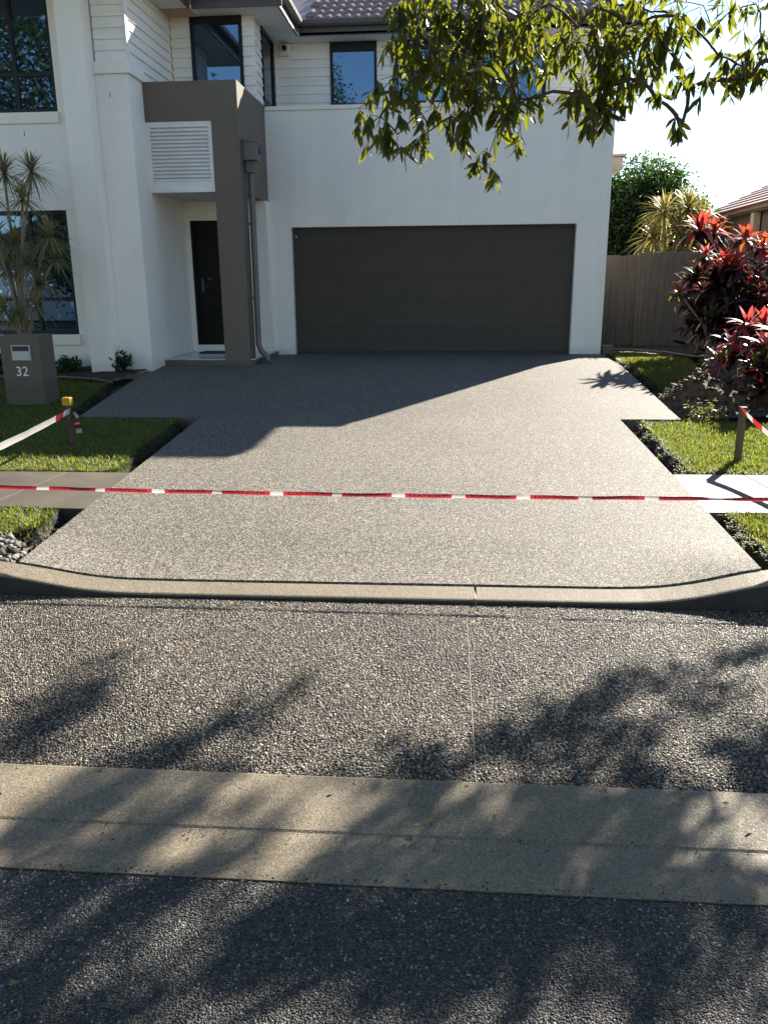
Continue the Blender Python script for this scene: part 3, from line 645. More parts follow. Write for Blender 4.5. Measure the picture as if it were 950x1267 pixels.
# eaves: soffits, fascia, gutters
ZF = 5.775
b = MB().box(-2.60, 3.05, 15.055, 15.60, ZF - .008, ZF + .03).box(-3.98, -2.602, 13.505, 15.60, ZF - .008, ZF + .03).box(-9, -3.982, 10.95, 13.50, ZF - .008, ZF + .03)
part(b, 'soffit', M['soffit'])
def eave(name, pts, z0, fz=.17, gz0=.125, gz1=.215, go=.11):
    """fascia board and quad gutter along a run of points"""
    fb, gb = MB(), MB()
    for (x0, y0), (x1, y1), (nx, ny) in pts:
        if ny: fb.box(x0, x1, min(y0, y0 - ny * .025), max(y0, y0 - ny * .025), z0, z0 + fz)
        else: fb.box(min(x0, x0 - nx * .025), max(x0, x0 - nx * .025), y0, y1, z0, z0 + fz)
        a, c = (y0 + ny * go, y0 + ny * .002) if ny else (x0 + nx * go, x0 + nx * .002)
        s = 1 if (ny or nx) < 0 else -1
        prof = [(c, z0 + gz0), (a + s * .03, z0 + gz0), (a + s * .006, z0 + gz0 + .03), (a, z0 + gz1), (a + s * .016, z0 + gz1), (a + s * .02, z0 + gz0 + .04), (c, z0 + gz0 + .02)]
        gb.prism(prof, 'x' if ny else 'y', x0 if ny else y0, x1 if ny else y1)
    f = part(fb, name, M['fascia']); gb.obj('gutter', M['fascia'], f); return f
eave('fascia', [((-2.58, 15.055), (3.09, 15.055), (0, -1)), ((-2.605, 13.505), (-2.605, 15.05), (1, 0)), ((-3.95, 13.50), (-2.56, 13.50), (0, -1)), ((-3.98, 10.95), (-3.98, 13.50), (1, 0)), ((3.065, 15.06), (3.065, 23), (1, 0))], ZF - .02)
# roof as hipped planes over the three wings, tiles on the slope that faces the street
RT = tan(radians(29))
def roof_z(x, y):
    best = 0
    for (x0, x1, y0, y1) in ((-12, 3.10, 14.97, 23), (-12, -2.52, 13.40, 23), (-12, -3.88, 10.85, 23)):
        best = max(best, min(x - x0, x1 - x, y - y0, y1 - y))
    return 5.935 + RT * best
rx_ = sorted(set(list(np.arange(-12, 3.11, .3)) + [-2.52, -3.88, 3.10])); ry_ = sorted(set(list(np.arange(10.85, 23.01, .3)) + [13.4] + [14.97, 23]))
v = [(x, y, roof_z(x, y)) for y in ry_ for x in rx_]; nx = len(rx_); f = []
for j in range(len(ry_) - 1):
    for i in range(nx - 1):
        cx, cy = (rx_[i] + rx_[i + 1]) / 2, (ry_[j] + ry_[j + 1]) / 2
        if (cy < 14.97 and cx > -2.52) or (cy < 13.4 and cx > -3.88): continue
        f.append((j * nx + i, j * nx + i + 1, (j + 1) * nx + i + 1, (j + 1) * nx + i))
me = bpy.data.meshes.new('roof'); me.from_pydata(v, [], f); me.update()
roof = hp(link('roof', me, M['roof']))
tw, tl = .325, .335
def tile_mesh():
    b = MB(); n = 13; prof = []
    for i in range(n):
        t = i / (n - 1); prof.append((t * (tw + .012), .034 * (.5 - .5 * cos(t * 4 * pi)) ** .8))
    sl = [(-.02, .030), (tl * .5, .018), (tl + .03, .006)]
    for d, lift in sl:
        for (x, h) in prof: b.v.append((x, d * cos(radians(29)) - (h + lift) * sin(radians(29)), d * sin(radians(29)) + (h + lift) * cos(radians(29))))
    for k in range(2):
        for i in range(n - 1): b.f.append((k * n + i, k * n + i + 1, (k + 1) * n + i + 1, (k + 1) * n + i))
    for (x, h) in prof: b.v.append((x, -.02 * cos(radians(29)), -.02 * sin(radians(29))))
    for i in range(n - 1): b.f.append((3 * n + i, 3 * n + i + 1, i + 1, i))
    me = bpy.data.meshes.new('roof_tile'); me.from_pydata(b.v, [], b.f); me.update(); me.polygons.foreach_set('use_smooth', [True] * len(b.f)); me.materials.append(M['roof']); return me
TM = tile_mesh()
for r in range(9):
    d = r * tl; y = 14.99 + d * cos(radians(29)); z = 5.945 + d * sin(radians(29))
    for c in range(18):
        x = -2.66 + c * tw + (tw / 2 if r % 2 else 0)
        if x < -2.54 or x + tw > 3.1 - d * cos(radians(29)): continue
        link('roof_tile', TM, None, roof, loc=(x, y + random.uniform(-.004, .004), z + random.uniform(-.002, .003)))

# ------------------------------------------------------------------ letterbox, porch-side planting beds
lb = empty('letterbox', 'taupe rendered letterbox pillar numbered 32 on the shaded left lawn', 'letterbox', (-5.22, 9.74, .28))
Li = Matrix.Translation((5.22, -9.74, -.28))
def lp(o): o.parent = lb; o.matrix_parent_inverse = Li; return o
lp(MB().box(-5.455, -4.955, 9.56, 9.93, .15, 1.145, .008).obj('pillar', M['letter_taupe']))
lp(MB().box(-5.235, -4.955 - .04, 9.545, 9.559, 0, 0).obj('spare', M['letter_taupe'])) if False else None
p0, p1 = at(13, 427, 9.55), at(39, 446, 9.55)
sl = lp(MB().box(p0.x, p1.x, 9.548, 9.558, p1.z, p0.z, .002).obj('mail_plate', M['plate']))
MB().box(p0.x + .02, p1.x - .02, 9.540, 9.5475, p0.z - .068, p0.z - .012).obj('mail_slot', M['seal'], sl)
MB().prism([(9.530, p1.z + .012), (9.547, p1.z + .012), (9.547, p0.z - .072), (9.530, p0.z - .078)], 'x', p0.x + .015, p1.x - .015).obj('slot_flap', M['plate'], sl)
tm = text_mesh('32', .165, .006); q = at(27.5, 460, 9.55)
o = link('number', tm, M['trim']); lp(o); o.matrix_world = Matrix.Translation((q.x, 9.552, q.z)) @ Euler((pi / 2, 0, 0)).to_matrix().to_4x4()

def bed(name, pts, mat, h, seed, dz=0.):
    f = inside(pts); P = np.array(pts); x0, y0 = P.min(0); x1, y1 = P.max(0); st = .07
    xs, ys = np.arange(x0, x1 + st, st), np.arange(y0, y1 + st, st); X, Y = np.meshgrid(xs, ys); K = f(X, Y)
    n1, n2 = smooth_noise(10, seed, 1, 5), smooth_noise(12, seed + 9, 1, 22)
    V = []; idx = -np.ones(X.shape, int)
    for j in range(X.shape[0]):
        for i in range(X.shape[1]):
            x, y = X[j, i], Y[j, i]; idx[j, i] = len(V); V.append((x, y, gz(y) + dz + h * (.5 * n1(x, y) + .5 * n2(x, y)) + rng.normal(0, .006)))
    Fc = [(idx[j, i], idx[j, i + 1], idx[j + 1, i + 1], idx[j + 1, i]) for j in range(X.shape[0] - 1) for i in range(X.shape[1] - 1) if K[j, i] and K[j, i + 1] and K[j + 1, i] and K[j + 1, i + 1]]
    me = bpy.data.meshes.new(name); me.from_pydata(V, [], Fc); me.update(); return link(name, me, mat, kind='structure')
bed('garden_bed', [(-9, 11.3), (-5.5, 11.3), (-4.7, 11.0), (-4.5, 11.8), (-4.4, 12.6), (-9, 12.4)], M['mulch'], .04, 3, .03)
bed('garden_bed', [(2.66, 14.6), (3.4, 14.3), (3.95, 13.4), (3.5, 11.1), (3.2, 9.6), (2.8, 8.95), (8, 8.9), (8, 16.1), (2.66, 16.1)], M['mulch'], .05, 4, .02)
def edging(pts, label):
    b = MB(); b.tube([(x, y, gz(y) + z) for x, y, z in pts], .018, 6); return tag(b.obj('garden_edging', M['concrete']), label, 'garden edging')
edging([(-7.5, 11.28, .03), (-6.2, 11.3, .035), (-5.5, 11.25, .04), (-4.95, 11.1, .035), (-4.66, 10.9, .03)], 'thin pale edging curving between the left lawn and the bed by the house')
edging([(2.75, 14.95, .03), (3.3, 14.75, .04), (3.75, 14.2, .035), (4.0, 13.5, .03)], 'thin pale edging curving between the back right lawn and the red-leaved plants')

# ------------------------------------------------------------------ dug soil mound on the right
md = empty('soil_mound', 'heap of dug dark brown soil beside the right edge of the driveway', 'soil heap', (3.1, 9.5, .3))
n1, n2, n3 = smooth_noise(14, 21, 1, 5), smooth_noise(18, 22, 1, 14), smooth_noise(22, 23, 1, 40)
def mz(x, y):
    ridge = math.exp(-((x - 3.35) / .75) ** 2) * math.exp(-((y - 10.0) / .62) ** 2) * .30
    ridge += math.exp(-((x - 2.98) / .26) ** 2) * math.exp(-((y - 9.75) / .55) ** 2) * .24
    ridge += math.exp(-((x - 4.3) / .6) ** 2) * math.exp(-((y - 9.7) / .7) ** 2) * .30
    return gz(y) - .13 + ridge * (1 + .35 * n2(x, y)) + min(1, ridge * 6) * (.11 * n1(x, y) + .085 * n2(x, y) + .04 * n3(x, y))
me = grid_mesh('soil_surface', np.arange(2.58, 5.2, .03), np.arange(8.85, 11.3, .03), mz, True); o = link('soil_surface', me, M['mound'])
o.parent = md; o.matrix_parent_inverse = Matrix.Translation((-3.1, -9.5, -.3))
N = 2200; X = rng.uniform(2.62, 4.7, N); Y = rng.uniform(8.9, 11.2, N); Z = np.array([mz(x, y) for x, y in zip(X, Y)])
o = stones('soil_clods', np.stack([X, Y, Z], -1), rng.uniform(.008, .045, N) * rng.uniform(.4, 1, N), .7, [(.078, .046, .024), (.042, .026, .014), (.115, .072, .04)], [2, 2, .7], M['rubble'], .3, jit=.32)
o.parent = md; o.matrix_parent_inverse = Matrix.Translation((-3.1, -9.5, -.3))

# ------------------------------------------------------------------ stakes and danger tape
def stake(px, py_base, py_top, Y, w, mat, name, label):
    p, q = at(px, py_base, Y), at(px + 1, py_top, Y)
    root = empty(name, label, 'stake', (p.x, Y, p.z), 'stakes on the lawns'); lean = (q.x - p.x)
    b = MB().box(-w / 2, w / 2, -w / 2, w / 2, -.18, q.z - p.z, .003).obj('post', mat, root); return root, Vector((q.x, Y, q.z)), p
st1, top1, base1 = stake(89, 546, 502, 7.68, .045, M['stake_dark'], 'stake', 'brown stake with a yellow cap standing on the left lawn')
MB().box(-.042, .042, -.042, .042, top1.z - base1.z + .001, top1.z - base1.z + .085, .012).obj('cap', M['yellow'], st1)
st2, top2, base2 = stake(913, 562, 505, 7.195, .052, M['stake'], 'stake', 'bare timber stake standing on the right lawn beside the footpath')
MB().box(-.029, .029, -.029, .029, top2.z - base2.z + .001, top2.z - base2.z + .012, .002).obj('stake_head', M['stake'], st2)
def tape(name, A, B, sag, w, label, tilt0, tilt1, period=.47, ph=0., letters=False, ratio=.62, split=False, crumple=.0, twist=0., split_=False):
    split = split or split_
    A, B = Vector(A), Vector(B); L = (B - A).length; n = int(L / .02); d = (B - A).normalized(); side0 = d.cross(Vector((0, 0, 1))).normalized()
    root = empty(name, label, 'barrier tape', tuple(A), 'danger tapes strung between stakes')
    inv = Matrix.Translation(-A)
    nzz = smooth_noise(6, int(A.x * 10) % 50 + 3, 1, 5)
    def frame(s):
        t = s / L; P = A.lerp(B, t) - Vector((0, 0, 4 * sag * t * (1 - t))); a = tilt0 + (tilt1 - tilt0) * t + twist * nzz(s * 1.3, .4) + crumple * nzz(s * 3., 2)
        wv = Vector((0, 0, 1)) * cos(a) + side0 * sin(a); nv = d.cross(wv).normalized(); P = P + Vector((0, 0, .004 * nzz(s * 2, 5)))
        return P, wv, nv
    b = MB(); mi = []; U = (-.5, -.17, .17, .5)
    for i in range(n + 1):
        P, wv, nv = frame(i * L / n); b.v += [tuple(P + wv * (u * w) + nv * .0035 * (1 - (2 * u) ** 2)) for u in U]
        if i:
            k = 4 * i; q_ = (((i - .5) * L / n + ph) % period) / period; red = q_ < ratio and not (split and .33 < q_ < .44)
            for j in range(3): b.f.append((k - 4 + j, k + j, k + j + 1, k - 3 + j)); mi.append(int(red))
    me = bpy.data.meshes.new('tape_ribbon'); me.from_pydata(b.v, [], b.f); me.update(); me.materials.append(M['tape_w']); me.materials.append(M['tape_r'])
    me.polygons.foreach_set('material_index', mi); me.polygons.foreach_set('use_smooth', [True] * len(mi))
    o = link('tape_ribbon', me, None, root); o.matrix_parent_inverse = inv
    if letters:
        src = text_mesh('DANGER', .062, 0, .0012); V0 = [v.co.copy() for v in src.vertices]; F0 = [tuple(p.vertices) for p in src.polygons]
        kk = 0; V, Fc = [], []
        while True:
            s_c = kk * period - ph + period * ratio * .5; kk += 1
            if s_c > L: break
            if s_c < .2: continue
            k = len(V)
            for v in V0:
                P, wv, nv = frame(min(max(s_c + v.x * .95, 0), L)); V.append(tuple(P + wv * (v.y * w / .075 * 1.0) + nv * .0065))
            Fc += [tuple(i + k for i in f) for f in F0]
        me = bpy.data.meshes.new('lettering'); me.from_pydata(V, [], Fc); me.update(); o = link('lettering', me, M['ink'], root); o.matrix_parent_inverse = inv
    return root
A = at(-60, 601, 4.68); B = at(1010, 618, 4.62)
tape('danger_tape', A, B, .016, .024, 'long red and white DANGER tape stretched across the whole driveway', -.30, -.55, .37, .1, True, .80, .0, .25, True)
A = at(87, 508, 7.66); B = at(-70, 583, 5.6)
t1 = tape('danger_tape', A, B, .02, .062, 'mostly white tape running from the yellow-capped stake to the left', -.25, .1, 1.6, 1.45, False, .10, 0, .1)
A = at(917, 506, 7.17); B = at(1000, 573, 6.0)
tape('danger_tape', A, B, .02, .055, 'red and white tape running from the bare timber stake to the right', .3, .2, .30, .05, False, .6, 0, .2)
# knotted tail of tape on the left stake
tl_ = MB()
k0 = at(91, 506, 7.63)
b = MB(); n = 14; mi = []
for i in range(n + 1):
    t = i / n; P = k0 + Vector((.05 * t + .015 * sin(5 * t), -.012 + .012 * sin(9 * t), -.03 - .21 * t)); w = .010 + .028 * t + .008 * sin(12 * t)
    b.v += [tuple(P + Vector((-w, .006 * sin(7 * t), 0))), tuple(P + Vector((w, 0, .006)))]
    if i: b.f.append((2 * i - 2, 2 * i - 1, 2 * i + 1, 2 * i)); mi.append(int(.35 < t < .86 and i % 4 != 0))
me = bpy.data.meshes.new('tape_tail'); me.from_pydata(b.v, [], b.f); me.update(); me.materials.append(M['tape_w']); me.materials.append(M['tape_r']); me.polygons.foreach_set('material_index', mi)
o = link('tape_tail', me, None, t1); o.matrix_parent_inverse = Matrix.Translation(-at(87, 508, 7.66))

# ------------------------------------------------------------------ fence at the back right
def fence(name, label, x0, x1, y, ztop, seed):
    root = empty(name, label, 'fence', ((x0 + x1) / 2, y, .5)); inv = Matrix.Translation((-(x0 + x1) / 2, -y, -.5)); r = random.Random(seed)
    x = x0
    while x < x1 - .001:
        w = .142 if x1 - x > .2 else x1 - x; z1 = ztop + r.uniform(-.012, .012); dy = r.uniform(-.004, .004)
        o = MB().box(x, x + w - .0025, y + dy, y + .018 + dy, .44, z1, .002).obj('paling', M['fence'], root); o.matrix_parent_inverse = inv; x += w
    o = MB().box(x0, x1, y + .0225, y + .0245, .45, ztop - .05).box(x0, x1, y + .025, y + .065, .75, .83).box(x0, x1, y + .025, y + .065, 1.95, 2.03).obj('rail_and_backing', M['fence'], root); o.matrix_parent_inverse = inv  # first box is a thin backing added to stop sun between palings
    return root
pj = at(791, 310, 16)
fence('paling_fence', 'short run of weathered timber palings between the house corner and the taller fence', 2.63, pj.x - .0125, 16.05, 2.20, 1)
f2 = fence('paling_fence', 'weathered timber paling fence behind the red-leaved plants', pj.x + .0885, 7.2, 15.95, 2.245, 2)
o = MB().box(pj.x - .012, pj.x + .088, 15.97, 16.07, .44, 2.24, .004).obj('post', M['fence'], f2); o.matrix_parent_inverse = Matrix.Translation((-(pj.x + .0885 + 7.2) / 2, -15.95, -.5))

# ------------------------------------------------------------------ neighbour's house
NH = empty('house', 'brown neighbouring house with a red tiled roof beyond the fence at right', 'house', (9, 19, .5)); Ni = Matrix.Translation((-9, -19, -.5))
def npart(b, name, mat): o = b.obj(name, mat); o.parent = NH; o.matrix_parent_inverse = Ni; return o
npart(MB().box(6.95, 14, 12.5, 23.2, .3, 3.20), 'wall', M['far_wall'])
npart(MB().box(6.70, 6.74, 12.2, 23.4, 3.20, 3.30).box(6.62, 6.70, 12.2, 23.4, 3.23, 3.32), 'gutter', M['brown_beam'])
npart(MB().box(6.745, 6.95, 12.2, 23.4, 3.202, 3.215), 'eave_lining', M['brown_beam'])
nr = npart(MB().prism([(6.66, 3.29), (11, 5.33), (15.3, 3.29)], 'y', 12.2, 23.45), 'roof', M['roof_far'])
ax = math.atan2(2.04, 4.34)
for i in range(16):
    d0 = i * .30; x0, z0 = 6.60 + d0 * cos(ax), 3.30 + d0 * sin(ax); x1, z1 = x0 + .34 * cos(ax), z0 + .34 * sin(ax)
    if x1 > 11: break
    MB().prism([(x0, z0), (x0 - .012, z0 + .05), (x1, z1 + .022), (x1, z1)], 'y', 12.2, 23.5).obj('tile_course', M['roof_far'], nr)
for y in (13.6, 17.2, 19.6): npart(MB().box(6.76, 6.92, y, y + .2, .3, 3.2, .01), 'post', M['cream'])
w = npart(MB().box(6.91, 6.948, 15.2, 16.8, 1.3, 2.7), 'window', M['cream']); MB().box(6.90, 6.909, 15.28, 16.72, 1.38, 2.62).obj('pane', M['glass'], w)
npart(MB().box(6.912, 6.949, 18.0, 19.2, 1.3, 2.7), 'window', M['cream'])

# ------------------------------------------------------------------ plants
def leaf_blade(L, w, arch, n=6, fold=.18, twist=0.):
    """lanceolate blade along +X that arches down, midrib folded"""
    b = MB()
    for i in range(n + 1):
        t = i / n; ww = w * max(.04, (sin(pi * min(1, t * .93 + .05)) ** .75)) * (1 if t < .98 else .2)
        x = L * (t - .12 * arch * t * t); z = L * arch * (.25 * t - .75 * t * t)
        b.v += [(x, -ww / 2, z + fold * ww * .5), (x, 0, z), (x, ww / 2, z + fold * ww * .5)]
        if i:
            k = 3 * i; b.f += [(k - 3, k - 2, k + 1, k), (k - 2, k - 1, k + 2, k + 1)]
    me = bpy.data.meshes.new('leaf'); me.from_pydata(b.v, [], b.f); me.update(); me.polygons.foreach_set('use_smooth', [True] * len(b.f)); return me
CL = {}
for mk in ('cord_red', 'cord_orange', 'cord_pink', 'cord_dark', 'cord_green', 'dry', 'shrub'):
    CL[mk] = []
    for arch in (.15, .45, .8):
        me = leaf_blade(1., .21 if mk != 'shrub' else .38, arch); me.materials.append(M[mk]); CL[mk].append(me)
def rosette(root, inv, C, size, n, mats, rnd, up=(0, 0, 1), emin=-25, emax=80):
    """leaves set spirally round a growing tip, each an object of its own"""
    for i in range(n):
        t = i / max(1, n - 1); el = radians(emax + (emin - emax) * t ** .9 + rnd.uniform(-8, 8)); az = i * 2.4 + rnd.uniform(-.25, .25)
        L = size * (.72 + .4 * min(1, t * 2)) * rnd.uniform(.85, 1.12); mk = mats[min(len(mats) - 1, int(t * len(mats) * .999))]
        if isinstance(mk, tuple): mk = rnd.choice(mk)
        me = CL[mk][0 if t < .35 else (1 if t < .7 else 2)]
        o = bpy.data.objects.new('leaf', me); COL.objects.link(o); o.parent = root; o.matrix_parent_inverse = inv
        o.matrix_local = Matrix.LocRotScale(C + Vector((0, 0, -.10 * size * t)), Euler((rnd.uniform(-.3, .3), -el, az)), (L, L * rnd.uniform(.85, 1.15), L))
def cane_plant(name, label, cat, base, heads, seed, size, n, group='coloured cordylines in the right garden bed', cane_r=.016):
    """heads: (px, py, Y offset, leaf palette, size factor)"""
    rnd = random.Random(seed); base = Vector(base); root = empty(name, label, cat, tuple(base), group); inv = Matrix.Translation(-base)
    for (px, py, dy, mats, sf) in heads:
        C = at(px, py, base.y + dy); s0 = base + Vector((rnd.uniform(-.12, .12), rnd.uniform(-.1, .1), -.05))
        mid = s0.lerp(C, .55) + Vector((rnd.uniform(-.05, .05), rnd.uniform(-.05, .05), 0)); mid.x += (s0.x - C.x) * .18
        o = MB().tube([s0, s0.lerp(mid, .5), mid, mid.lerp(C, .6), C], [cane_r * 1.25, cane_r * 1.1, cane_r, cane_r * .9, cane_r * .8], 7).obj('cane', M['cane'], root, None, True); o.matrix_parent_inverse = inv
        rosette(root, Matrix.Identity(4), C - base, size * sf, int(1.25 * n * sf ** .5), mats, rnd)
    return root
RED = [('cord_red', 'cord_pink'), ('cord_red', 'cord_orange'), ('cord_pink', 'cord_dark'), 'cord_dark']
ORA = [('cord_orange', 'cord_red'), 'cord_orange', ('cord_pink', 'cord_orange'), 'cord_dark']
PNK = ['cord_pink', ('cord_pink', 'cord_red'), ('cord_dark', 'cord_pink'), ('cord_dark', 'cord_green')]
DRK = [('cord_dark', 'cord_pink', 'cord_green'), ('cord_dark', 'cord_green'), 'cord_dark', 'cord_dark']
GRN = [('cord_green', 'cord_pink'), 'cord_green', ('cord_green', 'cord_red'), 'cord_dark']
def gb(px, py, Y): p = at(px, py, Y); return (p.x, Y, gz(Y))
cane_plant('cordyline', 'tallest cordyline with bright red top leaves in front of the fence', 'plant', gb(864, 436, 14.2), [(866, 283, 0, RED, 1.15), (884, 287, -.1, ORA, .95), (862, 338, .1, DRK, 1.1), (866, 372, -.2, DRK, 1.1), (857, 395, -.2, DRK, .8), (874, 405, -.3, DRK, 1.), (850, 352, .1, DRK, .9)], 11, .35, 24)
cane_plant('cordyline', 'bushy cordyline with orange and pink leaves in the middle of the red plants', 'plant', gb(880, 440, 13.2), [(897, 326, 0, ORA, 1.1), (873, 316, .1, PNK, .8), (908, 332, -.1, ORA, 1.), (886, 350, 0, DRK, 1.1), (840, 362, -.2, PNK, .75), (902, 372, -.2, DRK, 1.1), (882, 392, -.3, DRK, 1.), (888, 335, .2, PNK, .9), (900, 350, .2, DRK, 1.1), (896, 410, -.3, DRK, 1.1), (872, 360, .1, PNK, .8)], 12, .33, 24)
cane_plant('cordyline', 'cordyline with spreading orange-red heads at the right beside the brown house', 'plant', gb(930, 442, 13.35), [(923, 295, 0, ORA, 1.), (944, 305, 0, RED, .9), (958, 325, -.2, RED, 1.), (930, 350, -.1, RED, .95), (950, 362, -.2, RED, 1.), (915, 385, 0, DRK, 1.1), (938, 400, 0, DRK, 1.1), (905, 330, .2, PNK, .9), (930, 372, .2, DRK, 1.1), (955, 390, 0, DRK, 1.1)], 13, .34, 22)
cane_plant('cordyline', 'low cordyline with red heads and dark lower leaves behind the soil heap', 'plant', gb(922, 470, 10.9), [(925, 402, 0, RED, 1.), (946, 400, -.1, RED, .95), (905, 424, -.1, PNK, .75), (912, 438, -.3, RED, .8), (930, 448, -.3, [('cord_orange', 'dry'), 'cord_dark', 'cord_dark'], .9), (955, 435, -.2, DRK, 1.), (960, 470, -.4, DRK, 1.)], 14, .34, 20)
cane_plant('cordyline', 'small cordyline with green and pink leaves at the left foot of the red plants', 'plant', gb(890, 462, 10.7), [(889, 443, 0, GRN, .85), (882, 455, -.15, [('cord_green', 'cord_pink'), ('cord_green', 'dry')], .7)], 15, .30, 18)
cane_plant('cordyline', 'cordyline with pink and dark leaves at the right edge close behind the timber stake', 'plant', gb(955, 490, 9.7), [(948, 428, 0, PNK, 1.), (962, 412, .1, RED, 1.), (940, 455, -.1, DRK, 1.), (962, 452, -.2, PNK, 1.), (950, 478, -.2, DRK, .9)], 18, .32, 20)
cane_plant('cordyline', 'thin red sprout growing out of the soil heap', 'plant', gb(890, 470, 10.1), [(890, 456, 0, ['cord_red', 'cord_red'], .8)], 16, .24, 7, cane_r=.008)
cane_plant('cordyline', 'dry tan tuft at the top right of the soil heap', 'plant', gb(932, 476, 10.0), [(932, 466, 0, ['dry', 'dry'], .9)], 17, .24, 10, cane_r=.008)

def blades(C, R, n, w, rnd, droop, emin, emax, n_seg=4):
    b = MB()
    for i in range(n):
        t = i / n; el = radians(emax + (emin - emax) * t + rnd.uniform(-10, 10)); az = i * 2.399 + rnd.uniform(-.3, .3); L = R * rnd.uniform(.75, 1.1)
        d = Vector((cos(az) * cos(el), sin(az) * cos(el), sin(el))); s = Vector((-sin(az), cos(az), 0)) * w
        k = len(b.v)
        for j in range(n_seg + 1):
            q = j / n_seg; P = C + d * (L * q) + Vector((0, 0, -droop * L * q * q)); ww = (.6 + .4 * sin(pi * q)) * (1 - q ** 3 * .92)
            b.v += [tuple(P - s * ww), tuple(P + s * ww)]
            if j: b.f.append((k + 2 * j - 2, k + 2 * j - 1, k + 2 * j + 1, k + 2 * j))
    me = bpy.data.meshes.new('leaf_rosette'); me.from_pydata(b.v, [], b.f); me.update(); return me
def dracaena(label, base, heads, R, n, w, mat, seed, stem_r=.018, split=.25):
    rnd = random.Random(seed); base = Vector(base); root = empty('dracaena', label, 'plant', tuple(base)); inv = Matrix.Translation(-base)
    fork = base + Vector((0, 0, split))
    for (px, py, dy, sf) in heads:
        C = at(px, py, base.y + dy); m1 = fork.lerp(C, .45) + Vector((rnd.uniform(-.04, .04), rnd.uniform(-.05, .05), 0)); m1.x += (fork.x - C.x) * .2
        o = MB().tube([base + Vector((rnd.uniform(-.05, .05), rnd.uniform(-.05, .05), -.1)), fork + Vector((rnd.uniform(-.03, .03), 0, 0)), m1, C], [stem_r * 1.7, stem_r * 1.4, stem_r, stem_r * .8], 7).obj('stem', M['cane'], root, None, True); o.matrix_parent_inverse = inv
        o = link('leaf_rosette', blades(C, R * sf, int(n * sf), w, rnd, .35, -35, 82), mat, root); o.matrix_parent_inverse = inv
    return root
dracaena('tall cream-leaved dracaena on many bare stems behind the letterbox', (at(33, 440, 11.2).x, 11.2, .5),
         [(39, 212, 0, 1.), (28, 246, -.15, 1.), (5, 214, .1, 1.05), (60, 292, -.2, 1.05), (34, 326, -.25, 1.0), (51, 352, -.1, .9), (-6, 290, -.2, 1.05), (8, 335, 0, .9), (4, 382, -.3, .95), (-12, 240, .1, 1.), (18, 392, -.35, .7), (68, 320, -.1, .8), (20, 300, .1, 1.), (45, 378, -.3, .75)], .44, 105, .0095, M['drac'], 31)
dracaena('yellow-leaved dracaena rising behind the timber fence', (at(826, 330, 17.6).x, 17.6, .5),
         [(822, 262, 0, 1.), (852, 258, .2, 1.05), (808, 294, -.1, .9), (838, 285, 0, .9), (866, 276, .2, 1.), (842, 306, .1, .9), (800, 318, -.2, .6)], .70, 95, .024, M['drac_yellow'], 32, .03, .7)

def leaf_cloud(name, P, size, mat, droop=.3, aspect=.35, parent=None, inv=None, kind='stuff', dirs=None):
    """many small folded leaves, one mesh"""
    N = len(P); az = rng.uniform(0, 2 * pi, N); el = rng.normal(-droop, .55, N)
    d = np.stack([np.cos(az) * np.cos(el), np.sin(az) * np.cos(el), np.sin(el)], -1) if dirs is None else dirs
    rv = rng.normal(0, 1, (N, 3)); s = np.cross(d, rv); s /= np.linalg.norm(s, axis=1, keepdims=True); nn = np.cross(d, s)
    L = size * rng.uniform(.7, 1.25, N); w = L * aspect * rng.uniform(.8, 1.15, N)
    f = lambda t, u, h: P + d * (L * t)[:, None] + s * (w * u)[:, None] + nn * (w * h)[:, None]
    V = np.stack([f(0, 0, 0), f(.38, -.5, .12), f(.38, .5, .12), f(.45, 0, 0), f(.75, -.33, .05), f(.75, .33, .05), f(1, 0, -.12)], 1)
    k = np.arange(N)[:, None] * 7
    T = np.concatenate([k + np.array([q]) for q in ([0, 3, 1], [0, 2, 3], [1, 3, 4], [3, 6, 4], [3, 2, 5], [3, 5, 6])])
    me = np_mesh(name, V.reshape(-1, 3), T, mat); o = link(name, me, None, parent, kind)
    if inv is not None: o.matrix_parent_inverse = inv
    return o
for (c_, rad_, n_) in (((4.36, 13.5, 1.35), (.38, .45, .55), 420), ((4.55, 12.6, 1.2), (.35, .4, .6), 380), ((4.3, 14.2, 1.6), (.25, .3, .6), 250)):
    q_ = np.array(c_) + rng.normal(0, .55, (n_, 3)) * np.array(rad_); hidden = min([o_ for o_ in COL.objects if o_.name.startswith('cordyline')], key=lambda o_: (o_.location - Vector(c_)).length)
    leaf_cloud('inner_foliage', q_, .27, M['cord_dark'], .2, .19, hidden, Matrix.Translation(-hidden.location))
n_ = 130; X = rng.uniform(-2.6, 2.2, n_); Y = np.where(rng.uniform(0, 1, n_) < .5, rng.normal(2.44, .10, n_), rng.uniform(1.5, 4.1, n_)); a_ = rng.uniform(0, 6.28, n_)
leaf_cloud('leaf_litter', np.stack([X, Y, np.full(n_, .012)], -1), .022, M['dry'], 0, .4, None, None, 'stuff', np.stack([np.cos(a_), np.sin(a_), rng.normal(0, .12, n_)], -1))
n_ = 700; X = rng.uniform(-2.2, 1.7, n_); Y = np.concatenate([rng.normal(2.47, .012, 300), rng.normal(1.965, .012, 200), rng.normal(2.19, .05, 200)])
stones('grit', np.stack([X, Y, np.full(n_, .004) - .016 * (np.abs(Y - 2.19) < .1)], -1), rng.uniform(.0015, .004, n_), .7, [(.03, .026, .02), (.14, .12, .09), (.06, .05, .04)], [2, 1, 1], M['rubble'], .2)
